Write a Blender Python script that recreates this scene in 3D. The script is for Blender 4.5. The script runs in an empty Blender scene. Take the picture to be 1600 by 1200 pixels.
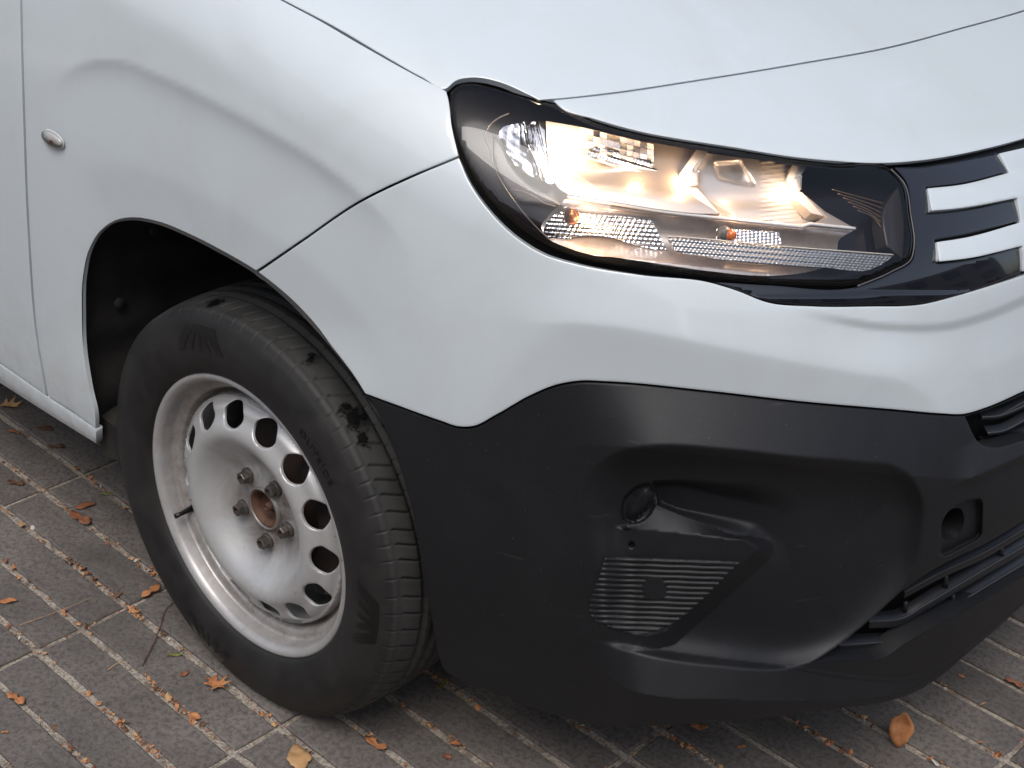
import bpy, bmesh, math, random
import numpy as np
from mathutils import Vector, Matrix
from mathutils.geometry import delaunay_2d_cdt
random.seed(7); rng = np.random.default_rng(7)
SC = bpy.context.scene
COL = SC.collection
# ------------------------------------------------------------------ camera (solved from the wheel rim circle and the paver joints)
CF, CX, CY, CZ, CYAW, CPITCH, CROLL = 2379.685, 1.470462, -1.24357, 1.560162, 2.273178, 0.498581, 0.062085
_fw = np.array([math.cos(CYAW)*math.cos(CPITCH), math.sin(CYAW)*math.cos(CPITCH), -math.sin(CPITCH)])
_r = np.cross(_fw, [0, 0, 1.]); _r /= np.linalg.norm(_r); _u = np.cross(_r, _fw)
_r2 = math.cos(CROLL)*_r+math.sin(CROLL)*_u; _u2 = -math.sin(CROLL)*_r+math.cos(CROLL)*_u
O = np.array([CX, CY, CZ]); RM = np.array([_r2, -_u2, _fw])
cd = bpy.data.cameras.new('camera'); cam = bpy.data.objects.new('camera', cd); COL.objects.link(cam)
cd.sensor_width = 36; cd.lens = CF/1600*36; cd.clip_start = .05; cd.clip_end = 500
m = Matrix([[_r2[0], _u2[0], -_fw[0], CX], [_r2[1], _u2[1], -_fw[1], CY], [_r2[2], _u2[2], -_fw[2], CZ], [0, 0, 0, 1]])
cam.matrix_world = m; SC.camera = cam
# ------------------------------------------------------------------ sky and sun (bright overcast)
SUN_EL, SUN_AZ = math.radians(58), math.radians(-60)      # azimuth from +X, counter-clockwise
W = bpy.data.worlds.new('World'); SC.world = W; W.use_nodes = True
nt = W.node_tree; bg = nt.nodes['Background']
sky = nt.nodes.new('ShaderNodeTexSky'); sky.sky_type = 'NISHITA'; sky.sun_disc = False
sky.sun_elevation = SUN_EL; sky.sun_rotation = math.pi/2-SUN_AZ; sky.dust_density = 3; sky.air_density = 1.0
hs = nt.nodes.new('ShaderNodeHueSaturation'); hs.inputs['Saturation'].default_value = .70
nt.links.new(sky.outputs[0], hs.inputs['Color']); nt.links.new(hs.outputs[0], bg.inputs[0])
bg.inputs[1].default_value = .13
sl = bpy.data.lights.new('sun', 'SUN'); so = bpy.data.objects.new('sun', sl); COL.objects.link(so)
sl.energy = 1.0; sl.angle = math.radians(28); sl.color = (1, .97, .93)
_d = Vector((math.cos(SUN_EL)*math.cos(SUN_AZ), math.cos(SUN_EL)*math.sin(SUN_AZ), math.sin(SUN_EL)))
so.rotation_euler = _d.to_track_quat('Z', 'Y').to_euler()
SC.view_settings.view_transform = 'Standard'; SC.view_settings.look = 'None'
SC.view_settings.exposure = 0.38; SC.view_settings.gamma = 1
SC.cycles.max_bounces = 8; SC.cycles.transparent_max_bounces = 12; SC.cycles.use_denoising = True
SC.cycles.sample_clamp_indirect = 6; SC.cycles.caustics_reflective = False; SC.cycles.caustics_refractive = False; SC.cycles.blur_glossy = .3

# ------------------------------------------------------------------ the van's outer skin, as one smooth analytic body
def spline(xs, ys):
    xs = np.array(xs, float); ys = np.array(ys, float); n = len(xs); h = np.diff(xs)
    A = np.eye(n); b = np.zeros(n)
    for i in range(1, n-1):
        A[i, i-1] = h[i-1]; A[i, i] = 2*(h[i-1]+h[i]); A[i, i+1] = h[i]
        b[i] = 6*((ys[i+1]-ys[i])/h[i]-(ys[i]-ys[i-1])/h[i-1])
    M = np.linalg.solve(A, b)
    def f(x):
        x = np.clip(x, xs[0], xs[-1]); i = np.clip(np.searchsorted(xs, x)-1, 0, n-2)
        t0 = xs[i+1]-x; t1 = x-xs[i]; hh = h[i]
        return M[i]*t0**3/(6*hh)+M[i+1]*t1**3/(6*hh)+(ys[i]/hh-M[i]*hh/6)*t0+(ys[i+1]/hh-M[i+1]*hh/6)*t1
    return f
X0, YC = -.1, .775
fa = spline([.0, .2, .32, .45, .6, .75, .9, 1.05, 1.3], [.92, .955, .965, .975, .96, .925, .88, .80, .6])
fb = spline([.0, .2, .35, .5, .7, .9, 1.0, 1.1, 1.3], [.83, .865, .885, .892, .895, .888, .876, .858, .80])
fnn = spline([.0, .2, .4, .6, 1.0, 1.3], [2.55, 2.6, 2.75, 2.9, 2.9, 2.9])
def gfun(P):
    x, y, z = P[..., 0], P[..., 1], P[..., 2]
    n = fnn(z); ax = np.clip(x-X0, 0, None)/fa(z); ay = np.abs(YC-y)/fb(z)
    g1 = ((ax**n+ay**n+1e-12)**(1/n)-1)*.88
    s = np.abs(YC-y)/.87
    g2 = z-(1.225-.27*np.clip(x+.35, 0, None)**2-.12*s**3)
    k = .09; h = np.clip(k-np.abs(g1-g2), 0, None)/k
    return np.maximum(g1, g2)+h*h*k*.25
def rays(uv):
    uv = np.atleast_2d(np.asarray(uv, float))
    return np.c_[(uv[:, 0]-800)/CF, (uv[:, 1]-600)/CF, np.ones(len(uv))]@RM
def lift(uv):
    d = rays(uv); N = len(d)
    ts = np.linspace(.9, 4.0, 36); prev = gfun(O+d*ts[0]); lo = np.full(N, ts[-2]); hi = np.full(N, ts[-1]); f = np.zeros(N, bool)
    for a, b in zip(ts[:-1], ts[1:]):
        cur = gfun(O+d*b); k = (~f) & (prev > 0) & (cur <= 0); lo[k] = a; hi[k] = b; f |= k; prev = cur
    for _ in range(24):
        mid = (lo+hi)/2; s = gfun(O+d*mid[:, None]) > 0
        lo = np.where(s, mid, lo); hi = np.where(s, hi, mid)
    return d, (lo+hi)/2, f
def skin(uv, disp=None):
    d, t, _ = lift(uv)
    if disp is not None: t = t-disp(np.atleast_2d(np.asarray(uv, float)))
    return O+d*t[:, None]
def on(uv, axis, val):
    d = rays([uv])[0]; t = (val-O[axis])/d[axis]; return O+d*t

# ------------------------------------------------------------------ 2-D helpers
def cur(pts, step=4., closed=False):
    """Catmull-Rom through the points; a third entry marks a sharp corner."""
    P = [np.array(p[:2], float) for p in pts]; C = [len(p) > 2 for p in pts]; n = len(P); out = []
    rg = range(n) if closed else range(n-1)
    for i in rg:
        p1, p2 = P[i], P[(i+1) % n]
        p0 = P[i-1] if (closed or i > 0) else p1; p3 = P[(i+2) % n] if (closed or i+2 < n) else p2
        if C[i]: p0 = p1
        if C[(i+1) % n]: p3 = p2
        L = np.linalg.norm(p2-p1); k = max(1, int(L/step))
        def tan(a, b, c):
            la = np.linalg.norm(b-a)+1e-9; lb = np.linalg.norm(c-b)+1e-9
            if la < 1e-6 or lb < 1e-6: return None
            return ((b-a)/la*lb+(c-b)/lb*la)/(la+lb)
        m1 = tan(p0, p1, p2); m2 = tan(p1, p2, p3); dr = (p2-p1)/(L+1e-9)
        m1 = dr*L if m1 is None else m1*L; m2 = dr*L if m2 is None else m2*L
        for j in range(k):
            t = j/k
            out.append((2*t**3-3*t*t+1)*p1+(t**3-2*t*t+t)*m1+(-2*t**3+3*t*t)*p2+(t**3-t*t)*m2)
    if not closed: out.append(P[-1])
    return np.array(out)
def segd(uv, A, B):
    """distance of each point to each segment chain, with index and side."""
    uv = np.asarray(uv, float); best = np.full(len(uv), 1e18); idx = np.zeros(len(uv), int); tt = np.zeros(len(uv)); side = np.zeros(len(uv))
    for i, (a, b) in enumerate(zip(A, B)):
        ab = b-a; L2 = ab@ab+1e-12; t = np.clip(((uv-a)@ab)/L2, 0, 1); q = uv-a-t[:, None]*ab
        dd = (q*q).sum(1); k = dd < best-1e-9
        best[k] = dd[k]; idx[k] = i; tt[k] = t[k]; side[k] = (ab[0]*(uv[k, 1]-a[1])-ab[1]*(uv[k, 0]-a[0]))
    return np.sqrt(best), idx+tt, np.sign(side)
def inside(uv, poly):
    uv = np.asarray(uv, float); x, y = uv[:, 0], uv[:, 1]; r = np.zeros(len(uv), bool)
    for (x1, y1), (x2, y2) in zip(poly, np.roll(poly, -1, 0)):
        if y1 == y2: continue
        r ^= ((y1 > y) != (y2 > y)) & (x < (x2-x1)*(y-y1)/(y2-y1)+x1)
    return r
class Line:          # open curve; s > 0 on the right-hand side when walking it in image space (below a left-to-right line)
    def __init__(s, pts, step=10): s.p = cur(pts, step)
    def __call__(s, uv):
        d, k, sd = segd(uv, s.p[:-1], s.p[1:]); return d*sd, k/(len(s.p)-1)
class Reg:           # closed region; positive inside
    def __init__(s, pts, step=10): s.p = cur(pts, step, True)
    def __call__(s, uv):
        d, _, _ = segd(uv, s.p, np.roll(s.p, -1, 0)); return np.where(inside(uv, s.p), d, -d)
def S(x):
    x = np.clip(x, 0, 1); return x*x*(3-2*x)
def soft(x, k): return np.where(x > 6*k, x, k*np.log1p(np.exp(np.clip(x/k, -30, 30))))

# ------------------------------------------------------------------ object helpers
def tag(o, **k):
    for a, b in k.items(): o[a] = b
    return o
def link(name, me, mats, parent=None):
    o = bpy.data.objects.new(name, me); COL.objects.link(o)
    for mm in (mats if isinstance(mats, (list, tuple)) else [mats]): me.materials.append(mm)
    if parent is not None: o.parent = parent
    return o
def empty(name, loc=(0, 0, 0)):
    o = bpy.data.objects.new(name, None); o.location = loc; o.empty_display_size = .1; COL.objects.link(o); return o
def mesh_from(name, V, Fc, mats, parent=None, smooth=True, nrm=None, mi=None):
    me = bpy.data.meshes.new(name); me.from_pydata([tuple(map(float, v)) for v in V], [], [tuple(int(i) for i in f) for f in Fc]); me.update()
    if smooth: me.polygons.foreach_set('use_smooth', [True]*len(me.polygons))
    if mi is not None: me.polygons.foreach_set('material_index', mi)
    if nrm is not None: me.normals_split_custom_set_from_vertices([tuple(map(float, n)) for n in nrm])
    return link(name, me, mats, parent)

def tri_region(out, holes, step, feats=()):
    lo = out.min(0); hi = out.max(0)
    nx = int((hi[0]-lo[0])/step)+2; ny = int((hi[1]-lo[1])/step)+2
    gx, gy = np.meshgrid(lo[0]+np.arange(nx)*step-.37*step, lo[1]+np.arange(ny)*step-.41*step)
    G = np.c_[gx.ravel(), gy.ravel()]
    loops = [out]+holes
    A = np.concatenate(loops); B = np.concatenate([np.roll(l, -1, 0) for l in loops])
    ins = inside(G, out)
    for h in holes: ins &= ~inside(G, h)
    d = np.full(len(G), 0.); ii = np.where(ins)[0]; d[ii] = segd(G[ii], A, B)[0]
    for fl in feats: ins &= segd(G, fl[:-1], fl[1:])[0] > .5*step
    ok = (ins & (d > .55*step)).reshape(ny, nx)
    full = ok[:-1, :-1] & ok[1:, :-1] & ok[:-1, 1:] & ok[1:, 1:]
    idm = -np.ones((ny, nx), int); V = []; Fc = []
    # points of full cells
    use = np.zeros((ny, nx), bool); use[:-1, :-1] |= full; use[1:, :-1] |= full; use[:-1, 1:] |= full; use[1:, 1:] |= full
    use |= ok
    idm[use] = np.arange(use.sum()); V = G.reshape(ny, nx, 2)[use]; nV = len(V)
    j, i = np.where(full)
    Fc = np.c_[idm[j, i], idm[j, i+1], idm[j+1, i+1], idm[j+1, i]].tolist()
    # strip
    pf = np.pad(full, 1); cnt = pf[:-1, :-1].astype(int)+pf[1:, :-1]+pf[:-1, 1:]+pf[1:, 1:]
    strip = ok & (cnt < 4); sid = np.where(strip.ravel())[0]
    loc = {int(idm.ravel()[k]): n for n, k in enumerate(sid)}
    pts = [Vector(G[k]) for k in sid]; gl = [int(idm.ravel()[k]) for k in sid]; ed = []
    eh = pf[:-1, 1:-1] != pf[1:, 1:-1]      # horizontal edges (j, i)-(j, i+1)
    for jj, i2 in zip(*np.where(eh)): ed.append((loc[int(idm[jj, i2])], loc[int(idm[jj, i2+1])]))
    ev = pf[1:-1, :-1] != pf[1:-1, 1:]
    for jj, i2 in zip(*np.where(ev)): ed.append((loc[int(idm[jj, i2])], loc[int(idm[jj+1, i2])]))
    loopid = []
    base = nV
    for l in loops:
        s0 = len(pts); n = len(l)
        for q in range(n): pts.append(Vector(l[q])); gl.append(base+q)
        for q in range(n): ed.append((s0+q, s0+(q+1) % n))
        loopid.append(list(range(base, base+n))); base += n
    V = np.concatenate([V]+loops)
    # thin ring just inside the border for rounded edges
    ring = []
    for l in loops:
        t = np.roll(l, -1, 0)-np.roll(l, 1, 0); t /= np.linalg.norm(t, axis=1)[:, None]+1e-9; nn = np.c_[-t[:, 1], t[:, 0]]
        for w in (.9, 2.2):
            for sg in (1, -1): ring.append(l+nn*w*sg)
    ring = np.concatenate(ring); k = inside(ring, out)
    for h in holes: k &= ~inside(ring, h)
    ring = ring[k]; ring = ring[segd(ring, A, B)[0] > .6]
    if len(ring):
        for q in ring: pts.append(Vector(q)); gl.append(base); base += 1
        V = np.concatenate([V, ring])
    for fl in feats:
        s0 = len(pts)
        for q in fl: pts.append(Vector(q)); gl.append(base); base += 1
        V = np.concatenate([V, fl]); ed += [(s0+q, s0+q+1) for q in range(len(fl)-1)]
    r = delaunay_2d_cdt(pts, ed, [], 0, 1e-4)
    vv = np.array([tuple(v) for v in r[0]]); ov = r[3]
    g2 = []; ex = []
    for k2, o_ in enumerate(ov):
        if o_: g2.append(gl[o_[0]])
        else: g2.append(len(V)+len(ex)); ex.append(vv[k2])
    if ex: V = np.concatenate([V, np.array(ex)])
    T = np.array(r[2]); C = vv[T].mean(1); kk = inside(C, out)
    for h in holes: kk &= ~inside(C, h)
    ci = ((C[:, 0]-G[0, 0])/step).astype(int); cj = ((C[:, 1]-G[0, 1])/step).astype(int)
    ci = np.clip(ci, 0, nx-2); cj = np.clip(cj, 0, ny-2); kk &= ~full[cj, ci]
    for t in T[kk]: Fc.append([g2[t[0]], g2[t[1]], g2[t[2]]])
    return V, Fc, loopid, (A, B)

def panel(name, outline, mat, parent, disp=None, step=7., bstep=4., rim=.012, er=.0012, ew=2.6, holes=(), mirror=False, norm=True, keep=None, facet=False, rimdir=None, feats=(), nh=.8):
    out = cur(outline, bstep, True); hs_ = [cur(h, bstep, True) for h in holes]
    V, Fc, loops, (A, B) = tri_region(out, hs_, step, feats)
    def full(uv):
        dd = disp(uv) if disp else np.zeros(len(uv))
        if er > 0:
            e = segd(uv, A, B)[0]; w = np.clip(1-e/ew, 0, 1); dd = dd-er*(1-np.sqrt(np.clip(1-w*w, 0, 1)))
        return dd
    P = skin(V, full)
    N = None
    if norm:
        h = nh
        du = skin(V+[h, 0], full)-skin(V-[h, 0], full); dv = skin(V+[0, h], full)-skin(V-[0, h], full)
        N = np.cross(dv, du); N /= np.linalg.norm(N, axis=1)[:, None]+1e-12
        s = ((O-P)*N).sum(1) < 0; N[s] *= -1
        # limit the border normals' tilt so they never turn away from the viewer side
    Fc = [list(f) for f in Fc]
    # orientation towards the viewer
    f0 = Fc[len(Fc)//2]; a, b, c = P[f0[0]], P[f0[1]], P[f0[2]]
    for f in Fc:
        a, b, c = P[f[0]], P[f[1]], P[f[2]]
        if np.dot(np.cross(b-a, c-a), O-a) < 0: f.reverse()
    if keep is None: keep = lambda p: p[:, 1] <= YC+.004
    kp = keep(P); Fc = [f for f in Fc if all(kp[i] for i in f)]
    V3 = [*P]; N3 = [*N] if N is not None else None
    if rim > 0:
        # base-surface normal for the return flange direction
        for lp in loops:
            q = P[lp]
            if rimdir is not None: dn = np.tile(np.array(rimdir, float), (len(lp), 1))
            else:
                dd = rays(V[lp]); h = 3.
                du = skin(V[lp]+[h, 0])-skin(V[lp]-[h, 0]); dv = skin(V[lp]+[0, h])-skin(V[lp]-[0, h])
                nn = np.cross(dv, du); nn /= np.linalg.norm(nn, axis=1)[:, None]; s = ((O-q)*nn).sum(1) < 0; nn[s] *= -1
                dn = -nn
            q2 = q+dn*rim; s0 = len(V3); n = len(lp)
            V3 += [*q]; V3 += [*q2]
            if N3 is not None:
                tg = np.roll(q, -1, 0)-np.roll(q, 1, 0); fn = np.cross(tg, dn); fn /= np.linalg.norm(fn, axis=1)[:, None]+1e-12
                N3 += [*fn]; N3 += [*fn]
            for k in range(n):
                k2 = (k+1) % n
                if kp[lp[k]] and kp[lp[k2]]: Fc.append([s0+k, s0+k2, s0+n+k2, s0+n+k])
    V3 = np.array(V3)
    if mirror:
        n = len(V3); Vm = V3.copy(); Vm[:, 1] = 2*YC-Vm[:, 1]; V3 = np.concatenate([V3, Vm])
        Fc = Fc+[[n+i for i in reversed(f)] for f in Fc]
        if N3 is not None:
            Nm = np.array(N3).copy(); Nm[:, 1] *= -1; N3 = [*N3]+[*Nm]
    used = sorted({i for f in Fc for i in f}); mp = {o_: n_ for n_, o_ in enumerate(used)}
    V3 = V3[used]; Fc = [[mp[i] for i in f] for f in Fc]
    if N3 is not None: N3 = [N3[i] for i in used]
    return mesh_from(name, V3, Fc, mat, parent, smooth=not facet, nrm=None if facet else N3)

def tube(name, P, rad, mat, parent=None, seg=8, cap=True):
    P = np.array(P, float); n = len(P); V = []; Fc = []
    rad = np.full(n, rad) if np.isscalar(rad) else np.array(rad)
    up = np.array([0, 0, 1.])
    for i in range(n):
        t = P[min(i+1, n-1)]-P[max(i-1, 0)]; t /= np.linalg.norm(t)+1e-12
        a = np.cross(t, up if abs(t[2]) < .95 else [1, 0, 0]); a /= np.linalg.norm(a); b = np.cross(t, a)
        for k in range(seg):
            an = 2*math.pi*k/seg; V.append(P[i]+rad[i]*(math.cos(an)*a+math.sin(an)*b))
    for i in range(n-1):
        for k in range(seg): Fc.append([i*seg+k, i*seg+(k+1) % seg, (i+1)*seg+(k+1) % seg, (i+1)*seg+k])
    if cap: Fc.append(list(range(seg))[::-1]); Fc.append([(n-1)*seg+k for k in range(seg)])
    return mesh_from(name, V, Fc, mat, parent)
def ptube(name, pts, depth, rad, mat, parent, step=5, seg=6):
    uv = cur(pts, step); return tube(name, skin(uv, lambda q: np.full(len(q), -depth)), rad, mat, parent, seg)

# ------------------------------------------------------------------ materials
def newmat(name):
    mt = bpy.data.materials.new(name); mt.use_nodes = True; n = mt.node_tree.nodes; n.clear()
    o = n.new('ShaderNodeOutputMaterial'); return mt, n, mt.node_tree.links, o
def princ(n, l, o, color, rough, metal=0, coat=0, spec=.5, coatr=.03):
    p = n.new('ShaderNodeBsdfPrincipled'); p.inputs['Base Color'].default_value = (*color, 1); p.inputs['Roughness'].default_value = rough
    p.inputs['Metallic'].default_value = metal; p.inputs['Coat Weight'].default_value = coat; p.inputs['Coat Roughness'].default_value = coatr
    p.inputs['Specular IOR Level'].default_value = spec; l.new(p.outputs[0], o.inputs[0]); return p
def noise(n, l, scale, detail=4, rough=.5, vec=None, dist=0):
    t = n.new('ShaderNodeTexNoise'); t.inputs['Scale'].default_value = scale; t.inputs['Detail'].default_value = detail
    t.inputs['Roughness'].default_value = rough; t.inputs['Distortion'].default_value = dist
    if vec is None:
        g = n.new('ShaderNodeNewGeometry'); vec = g.outputs['Position']
    l.new(vec, t.inputs['Vector']); return t.outputs['Fac']
def ramp(n, l, fac, stops):
    r = n.new('ShaderNodeValToRGB'); e = r.color_ramp.elements
    while len(e) < len(stops): e.new(.5)
    for k, (p, c) in enumerate(stops):
        e[k].position = p; e[k].color = (*c, 1) if not np.isscalar(c) else (c, c, c, 1)
    l.new(fac, r.inputs[0]); return r.outputs[0]
def mix(n, l, fac, a, b, mode='MIX'):
    x = n.new('ShaderNodeMix'); x.data_type = 'RGBA'; x.blend_type = mode
    for s, v in ((0, fac), (6, a), (7, b)):
        if hasattr(v, 'is_linked') or hasattr(v, 'links'): l.new(v, x.inputs[s])
        elif s == 0: x.inputs[0].default_value = v
        else: x.inputs[s].default_value = (*v, 1)
    return x.outputs[2]
def mth(n, l, op, a, b=None, c=None, clamp=False):
    x = n.new('ShaderNodeMath'); x.operation = op; x.use_clamp = clamp
    for i, v in enumerate((a, b, c)):
        if v is None: continue
        if hasattr(v, 'links'): l.new(v, x.inputs[i])
        else: x.inputs[i].default_value = v
    return x.outputs[0]
def bump(n, l, p, h, strength=.2, dist=.001):
    b = n.new('ShaderNodeBump'); b.inputs['Strength'].default_value = strength; b.inputs['Distance'].default_value = dist
    l.new(h, b.inputs['Height']); l.new(b.outputs[0], p.inputs['Normal']); return b

def m_paint():
    mt, n, l, o = newmat('white_paint'); p = princ(n, l, o, (.7, .725, .74), .42, coat=1, coatr=.02)
    f = noise(n, l, 6, 5, .6, dist=.8); f2 = noise(n, l, 90, 3)
    c = mix(n, l, ramp(n, l, f, [(.46, 0.), (.72, .38)]), (.655, .715, .742), (.575, .605, .60))
    c = mix(n, l, ramp(n, l, f2, [(.66, 0.), (.8, .12)]), c, (.45, .42, .38))
    g = n.new('ShaderNodeNewGeometry'); v_ = n.new('ShaderNodeTexVoronoi'); v_.inputs['Scale'].default_value = 60; l.new(g.outputs['Position'], v_.inputs['Vector'])
    c = mix(n, l, mth(n, l, 'MULTIPLY', ramp(n, l, v_.outputs['Distance'], [(.0, .8), (.075, 0.)]), ramp(n, l, v_.outputs['Color'], [(.90, 0.), (.93, 1.)])), c, (.22, .20, .18))
    sx = n.new('ShaderNodeSeparateXYZ'); l.new(g.outputs['Position'], sx.inputs[0])
    lo_ = mth(n, l, 'MULTIPLY', ramp(n, l, sx.outputs['Z'], [(.28, 1.), (.5, 0.)]), ramp(n, l, noise(n, l, 25, 6, .7), [(.42, 0.), (.75, .6)]))
    c = mix(n, l, lo_, c, (.36, .32, .27)); l.new(c, p.inputs['Base Color'])
    l.new(ramp(n, l, noise(n, l, 14, 4), [(.35, .015), (.8, .11)]), p.inputs['Coat Roughness']); return mt
def m_plastic():
    mt, n, l, o = newmat('black_textured_plastic'); p = princ(n, l, o, (.018, .019, .022), .5, spec=.5)
    f = noise(n, l, 1400, 2); b = bump(n, l, p, f, .35, .0004)
    d = noise(n, l, 7, 6, .65, dist=.5); c = mix(n, l, ramp(n, l, d, [(.45, 0.), (.85, .5)]), (.0060, .0064, .0085), (.016, .016, .017))
    c = mix(n, l, ramp(n, l, noise(n, l, 520, 3, .7), [(.52, 0.), (.70, .5)]), c, (.022, .022, .024))
    # scattered dust specks and thin scratches
    g = n.new('ShaderNodeNewGeometry'); v = n.new('ShaderNodeTexVoronoi'); v.inputs['Scale'].default_value = 75; l.new(g.outputs['Position'], v.inputs['Vector'])
    sp = ramp(n, l, v.outputs['Distance'], [(.0, 1.), (.055, 0.)]); sp = mth(n, l, 'MULTIPLY', sp, ramp(n, l, noise(n, l, 30, 2), [(.46, 0.), (.56, .9)]))
    c = mix(n, l, sp, c, (.30, .29, .27))
    mp = n.new('ShaderNodeMapping'); mp.inputs['Scale'].default_value = (14, 14, 160); mp.inputs['Rotation'].default_value = (.3, .55, 0); l.new(g.outputs['Position'], mp.inputs[0])
    sc = ramp(n, l, noise(n, l, 1.0, 2, .4, mp.outputs[0]), [(.715, 0.), (.74, .14)])
    sc = mth(n, l, 'MULTIPLY', sc, ramp(n, l, noise(n, l, 9, 2), [(.48, 0.), (.6, 1.)]))
    c = mix(n, l, sc, c, (.16, .16, .16)); l.new(c, p.inputs['Base Color'])
    l.new(ramp(n, l, d, [(.3, .50), (.8, .62)]), p.inputs['Roughness']); return mt
def m_simple(name, color, rough, metal=0, coat=0, spec=.5, ns=0, nc=None, bs=0, bd=.001, bst=.3):
    mt, n, l, o = newmat(name); p = princ(n, l, o, color, rough, metal, coat, spec)
    if ns:
        c = mix(n, l, ramp(n, l, noise(n, l, ns, 5, .6, dist=.4), [(.42, 0.), (.68, 1.)]), color, nc); l.new(c, p.inputs['Base Color'])
    if bs: bump(n, l, p, noise(n, l, bs, 4), bst, bd)
    return mt
def m_glass(name, tint=(1, 1, 1), fr=1.45, gl=1.0):
    mt, n, l, o = newmat(name); t = n.new('ShaderNodeBsdfTransparent'); t.inputs[0].default_value = (*tint, 1)
    g = n.new('ShaderNodeBsdfGlossy'); g.inputs['Roughness'].default_value = .015; g.inputs[0].default_value = (gl, gl, gl, 1)
    f = n.new('ShaderNodeFresnel'); f.inputs[0].default_value = fr; x = n.new('ShaderNodeMixShader')
    l.new(f.outputs[0], x.inputs[0]); l.new(t.outputs[0], x.inputs[1]); l.new(g.outputs[0], x.inputs[2]); l.new(x.outputs[0], o.inputs[0]); return mt
def m_emit(name, col, st):
    mt, n, l, o = newmat(name); e = n.new('ShaderNodeEmission'); e.inputs[0].default_value = (*col, 1); e.inputs[1].default_value = st; l.new(e.outputs[0], o.inputs[0]); return mt
PAINT = m_paint(); PLAST = m_plastic()
GLOSSB = m_simple('gloss_black', (.006, .006, .009), .06, coat=1)
DARK = m_simple('dark_underbody', (.008, .008, .008), .8)
LINER = m_simple('wheel_arch_liner', (.012, .011, .011), .75, ns=12, nc=(.03, .026, .022), bs=200, bd=.002)
CHROME = m_simple('reflector_chrome', (.86, .86, .87), .10, metal=1)
CHROMS = m_simple('satin_reflector', (.78, .74, .70), .27, metal=.62)
GLASS = m_glass('clear_lens', (.97, .97, .98))
SMOKE = m_simple('headlight_bezel', (.010, .008, .010), .22, spec=.35)
# ================================================================== THE VAN
van = empty('delivery_van')
tag(van, label='white van with black lower bumper, steel wheel and lit headlight, parked on the grey paving', category='van')

ARCH = [(150, 692, 1), (149, 655), (139, 605), (130, 545), (128, 490), (130, 430), (138, 393), (153, 366), (177, 349), (205, 344), (240, 349), (296, 371), (350, 399), (397, 427), (443, 464), (490, 512), (530, 559), (556, 593), (571, 616)]
FL_O = Line([(60, 190), (76, 148), (98, 119), (130, 101), (163, 95), (200, 99), (245, 118), (300, 143), (355, 171), (410, 201), (470, 236), (525, 274), (575, 316), (622, 366), (655, 420), (680, 480), (700, 560)])
FL_I = Line([(93, 305), (112, 272), (137, 260), (165, 256), (205, 260), (260, 278), (320, 306), (385, 343), (440, 380), (500, 425), (550, 476), (595, 535), (630, 600), (655, 660)])
TOPB = [(571, 617, 1), (620, 634), (690, 659), (715, 667), (738, 667), (775, 649), (830, 618), (870, 602), (905, 596), (950, 597), (1100, 611), (1250, 628), (1400, 641), (1470, 647), (1505, 648), (1540, 638), (1600, 612), (1850, 505)]
L_TOPB = Line(TOPB)
QREG = Reg([(862, 506), (895, 505), (965, 511), (1030, 522), (1100, 537), (1180, 553), (1270, 571), (1350, 584), (1405, 593), (1440, 612), (1470, 645), (1500, 720), (1500, 1300), (740, 1300), (700, 800), (733, 668), (790, 590)])
RIDGE = Line([(700, 150), (722, 262), (760, 330), (810, 415), (858, 500), (800, 580), (737, 668)])
BROW = Line([(1230, 478), (1400, 505), (1480, 503), (1540, 487), (1600, 462), (1850, 360)])
def d_flare(uv):
    s, k = FL_O(uv); u, v = uv[:, 0], uv[:, 1]
    f = S((u-50)/105)*S((668-u)/170)*S((650-v)/150)
    d = -.0115*(1-np.exp(-soft(s, 2.2)/19))*f
    s2, k2 = FL_I(uv); d -= .00012*110*np.tanh(soft(s2, 4.)/110)*S((u-80)/110)*S((640-v)/170)*S((690-u)/130)
    return d
QC = Line([(600, 470), (790, 497), (862, 506), (895, 505), (965, 511), (1030, 522), (1100, 537), (1180, 553), (1270, 571), (1350, 584), (1405, 593), (1440, 612), (1470, 645), (1500, 720), (1500, 1300)])
QL = Line([(900, 440), (862, 506), (790, 590), (733, 668), (650, 800), (500, 1100)])
def d_q(uv):
    p = soft(QC(uv)[0], 2.2); q = soft(-QL(uv)[0], 5.)
    sc_ = QC(uv)[0]; u = uv[:, 0]
    hump = .0115*S((u-760)/150)*(1-np.tanh((soft(sc_, 1.8)/110+soft(-sc_, 1.8)/85)**1.25))
    return hump-.00010*(p*q)/(p**1.6+q**1.6+1e-9)**(1/1.6)
def d_white(uv):
    d = d_flare(uv)+d_q(uv)
    s, k = BROW(uv); d -= .006*S((s+2)/18)*S((90-s)/80)*S((uv[:, 0]-1230)/120)*(s > -2)*(uv[:, 0] > 1230)
    return d
# ---- black bumper relief
R1 = Reg([(905, 800), (909, 770), (920, 744), (945, 717), (975, 704), (1009, 699), (1140, 704), (1250, 716), (1350, 724), (1400, 731), (1427, 750), (1441, 780), (1440, 830), (1428, 885), (1385, 950), (1300, 1022), (1225, 1044), (1130, 1040), (1000, 1020), (905, 985), (896, 900)])
R2 = Reg([(1018, 752, 1), (1050, 750), (1120, 753), (1225, 761), (1268, 778), (1275, 830), (1235, 905), (1192, 872, 1), (1163, 844, 1), (1026, 790, 1)])
POD = Reg([(974, 812), (972, 795), (978, 775), (992, 762), (1016, 757), (1024, 770), (1021, 795), (1010, 810), (988, 818)])
SHELF = Reg([(975, 824, 1), (1024, 791, 1), (1162, 843, 1), (1090, 841), (1000, 837)])
LOUV = Reg([(945, 870, 1), (1158, 878, 1), (1030, 984), (1005, 991), (955, 980), (928, 968)])
DIAG = Line([(1185, 850), (1120, 905), (1060, 955), (1015, 992)])
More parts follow.
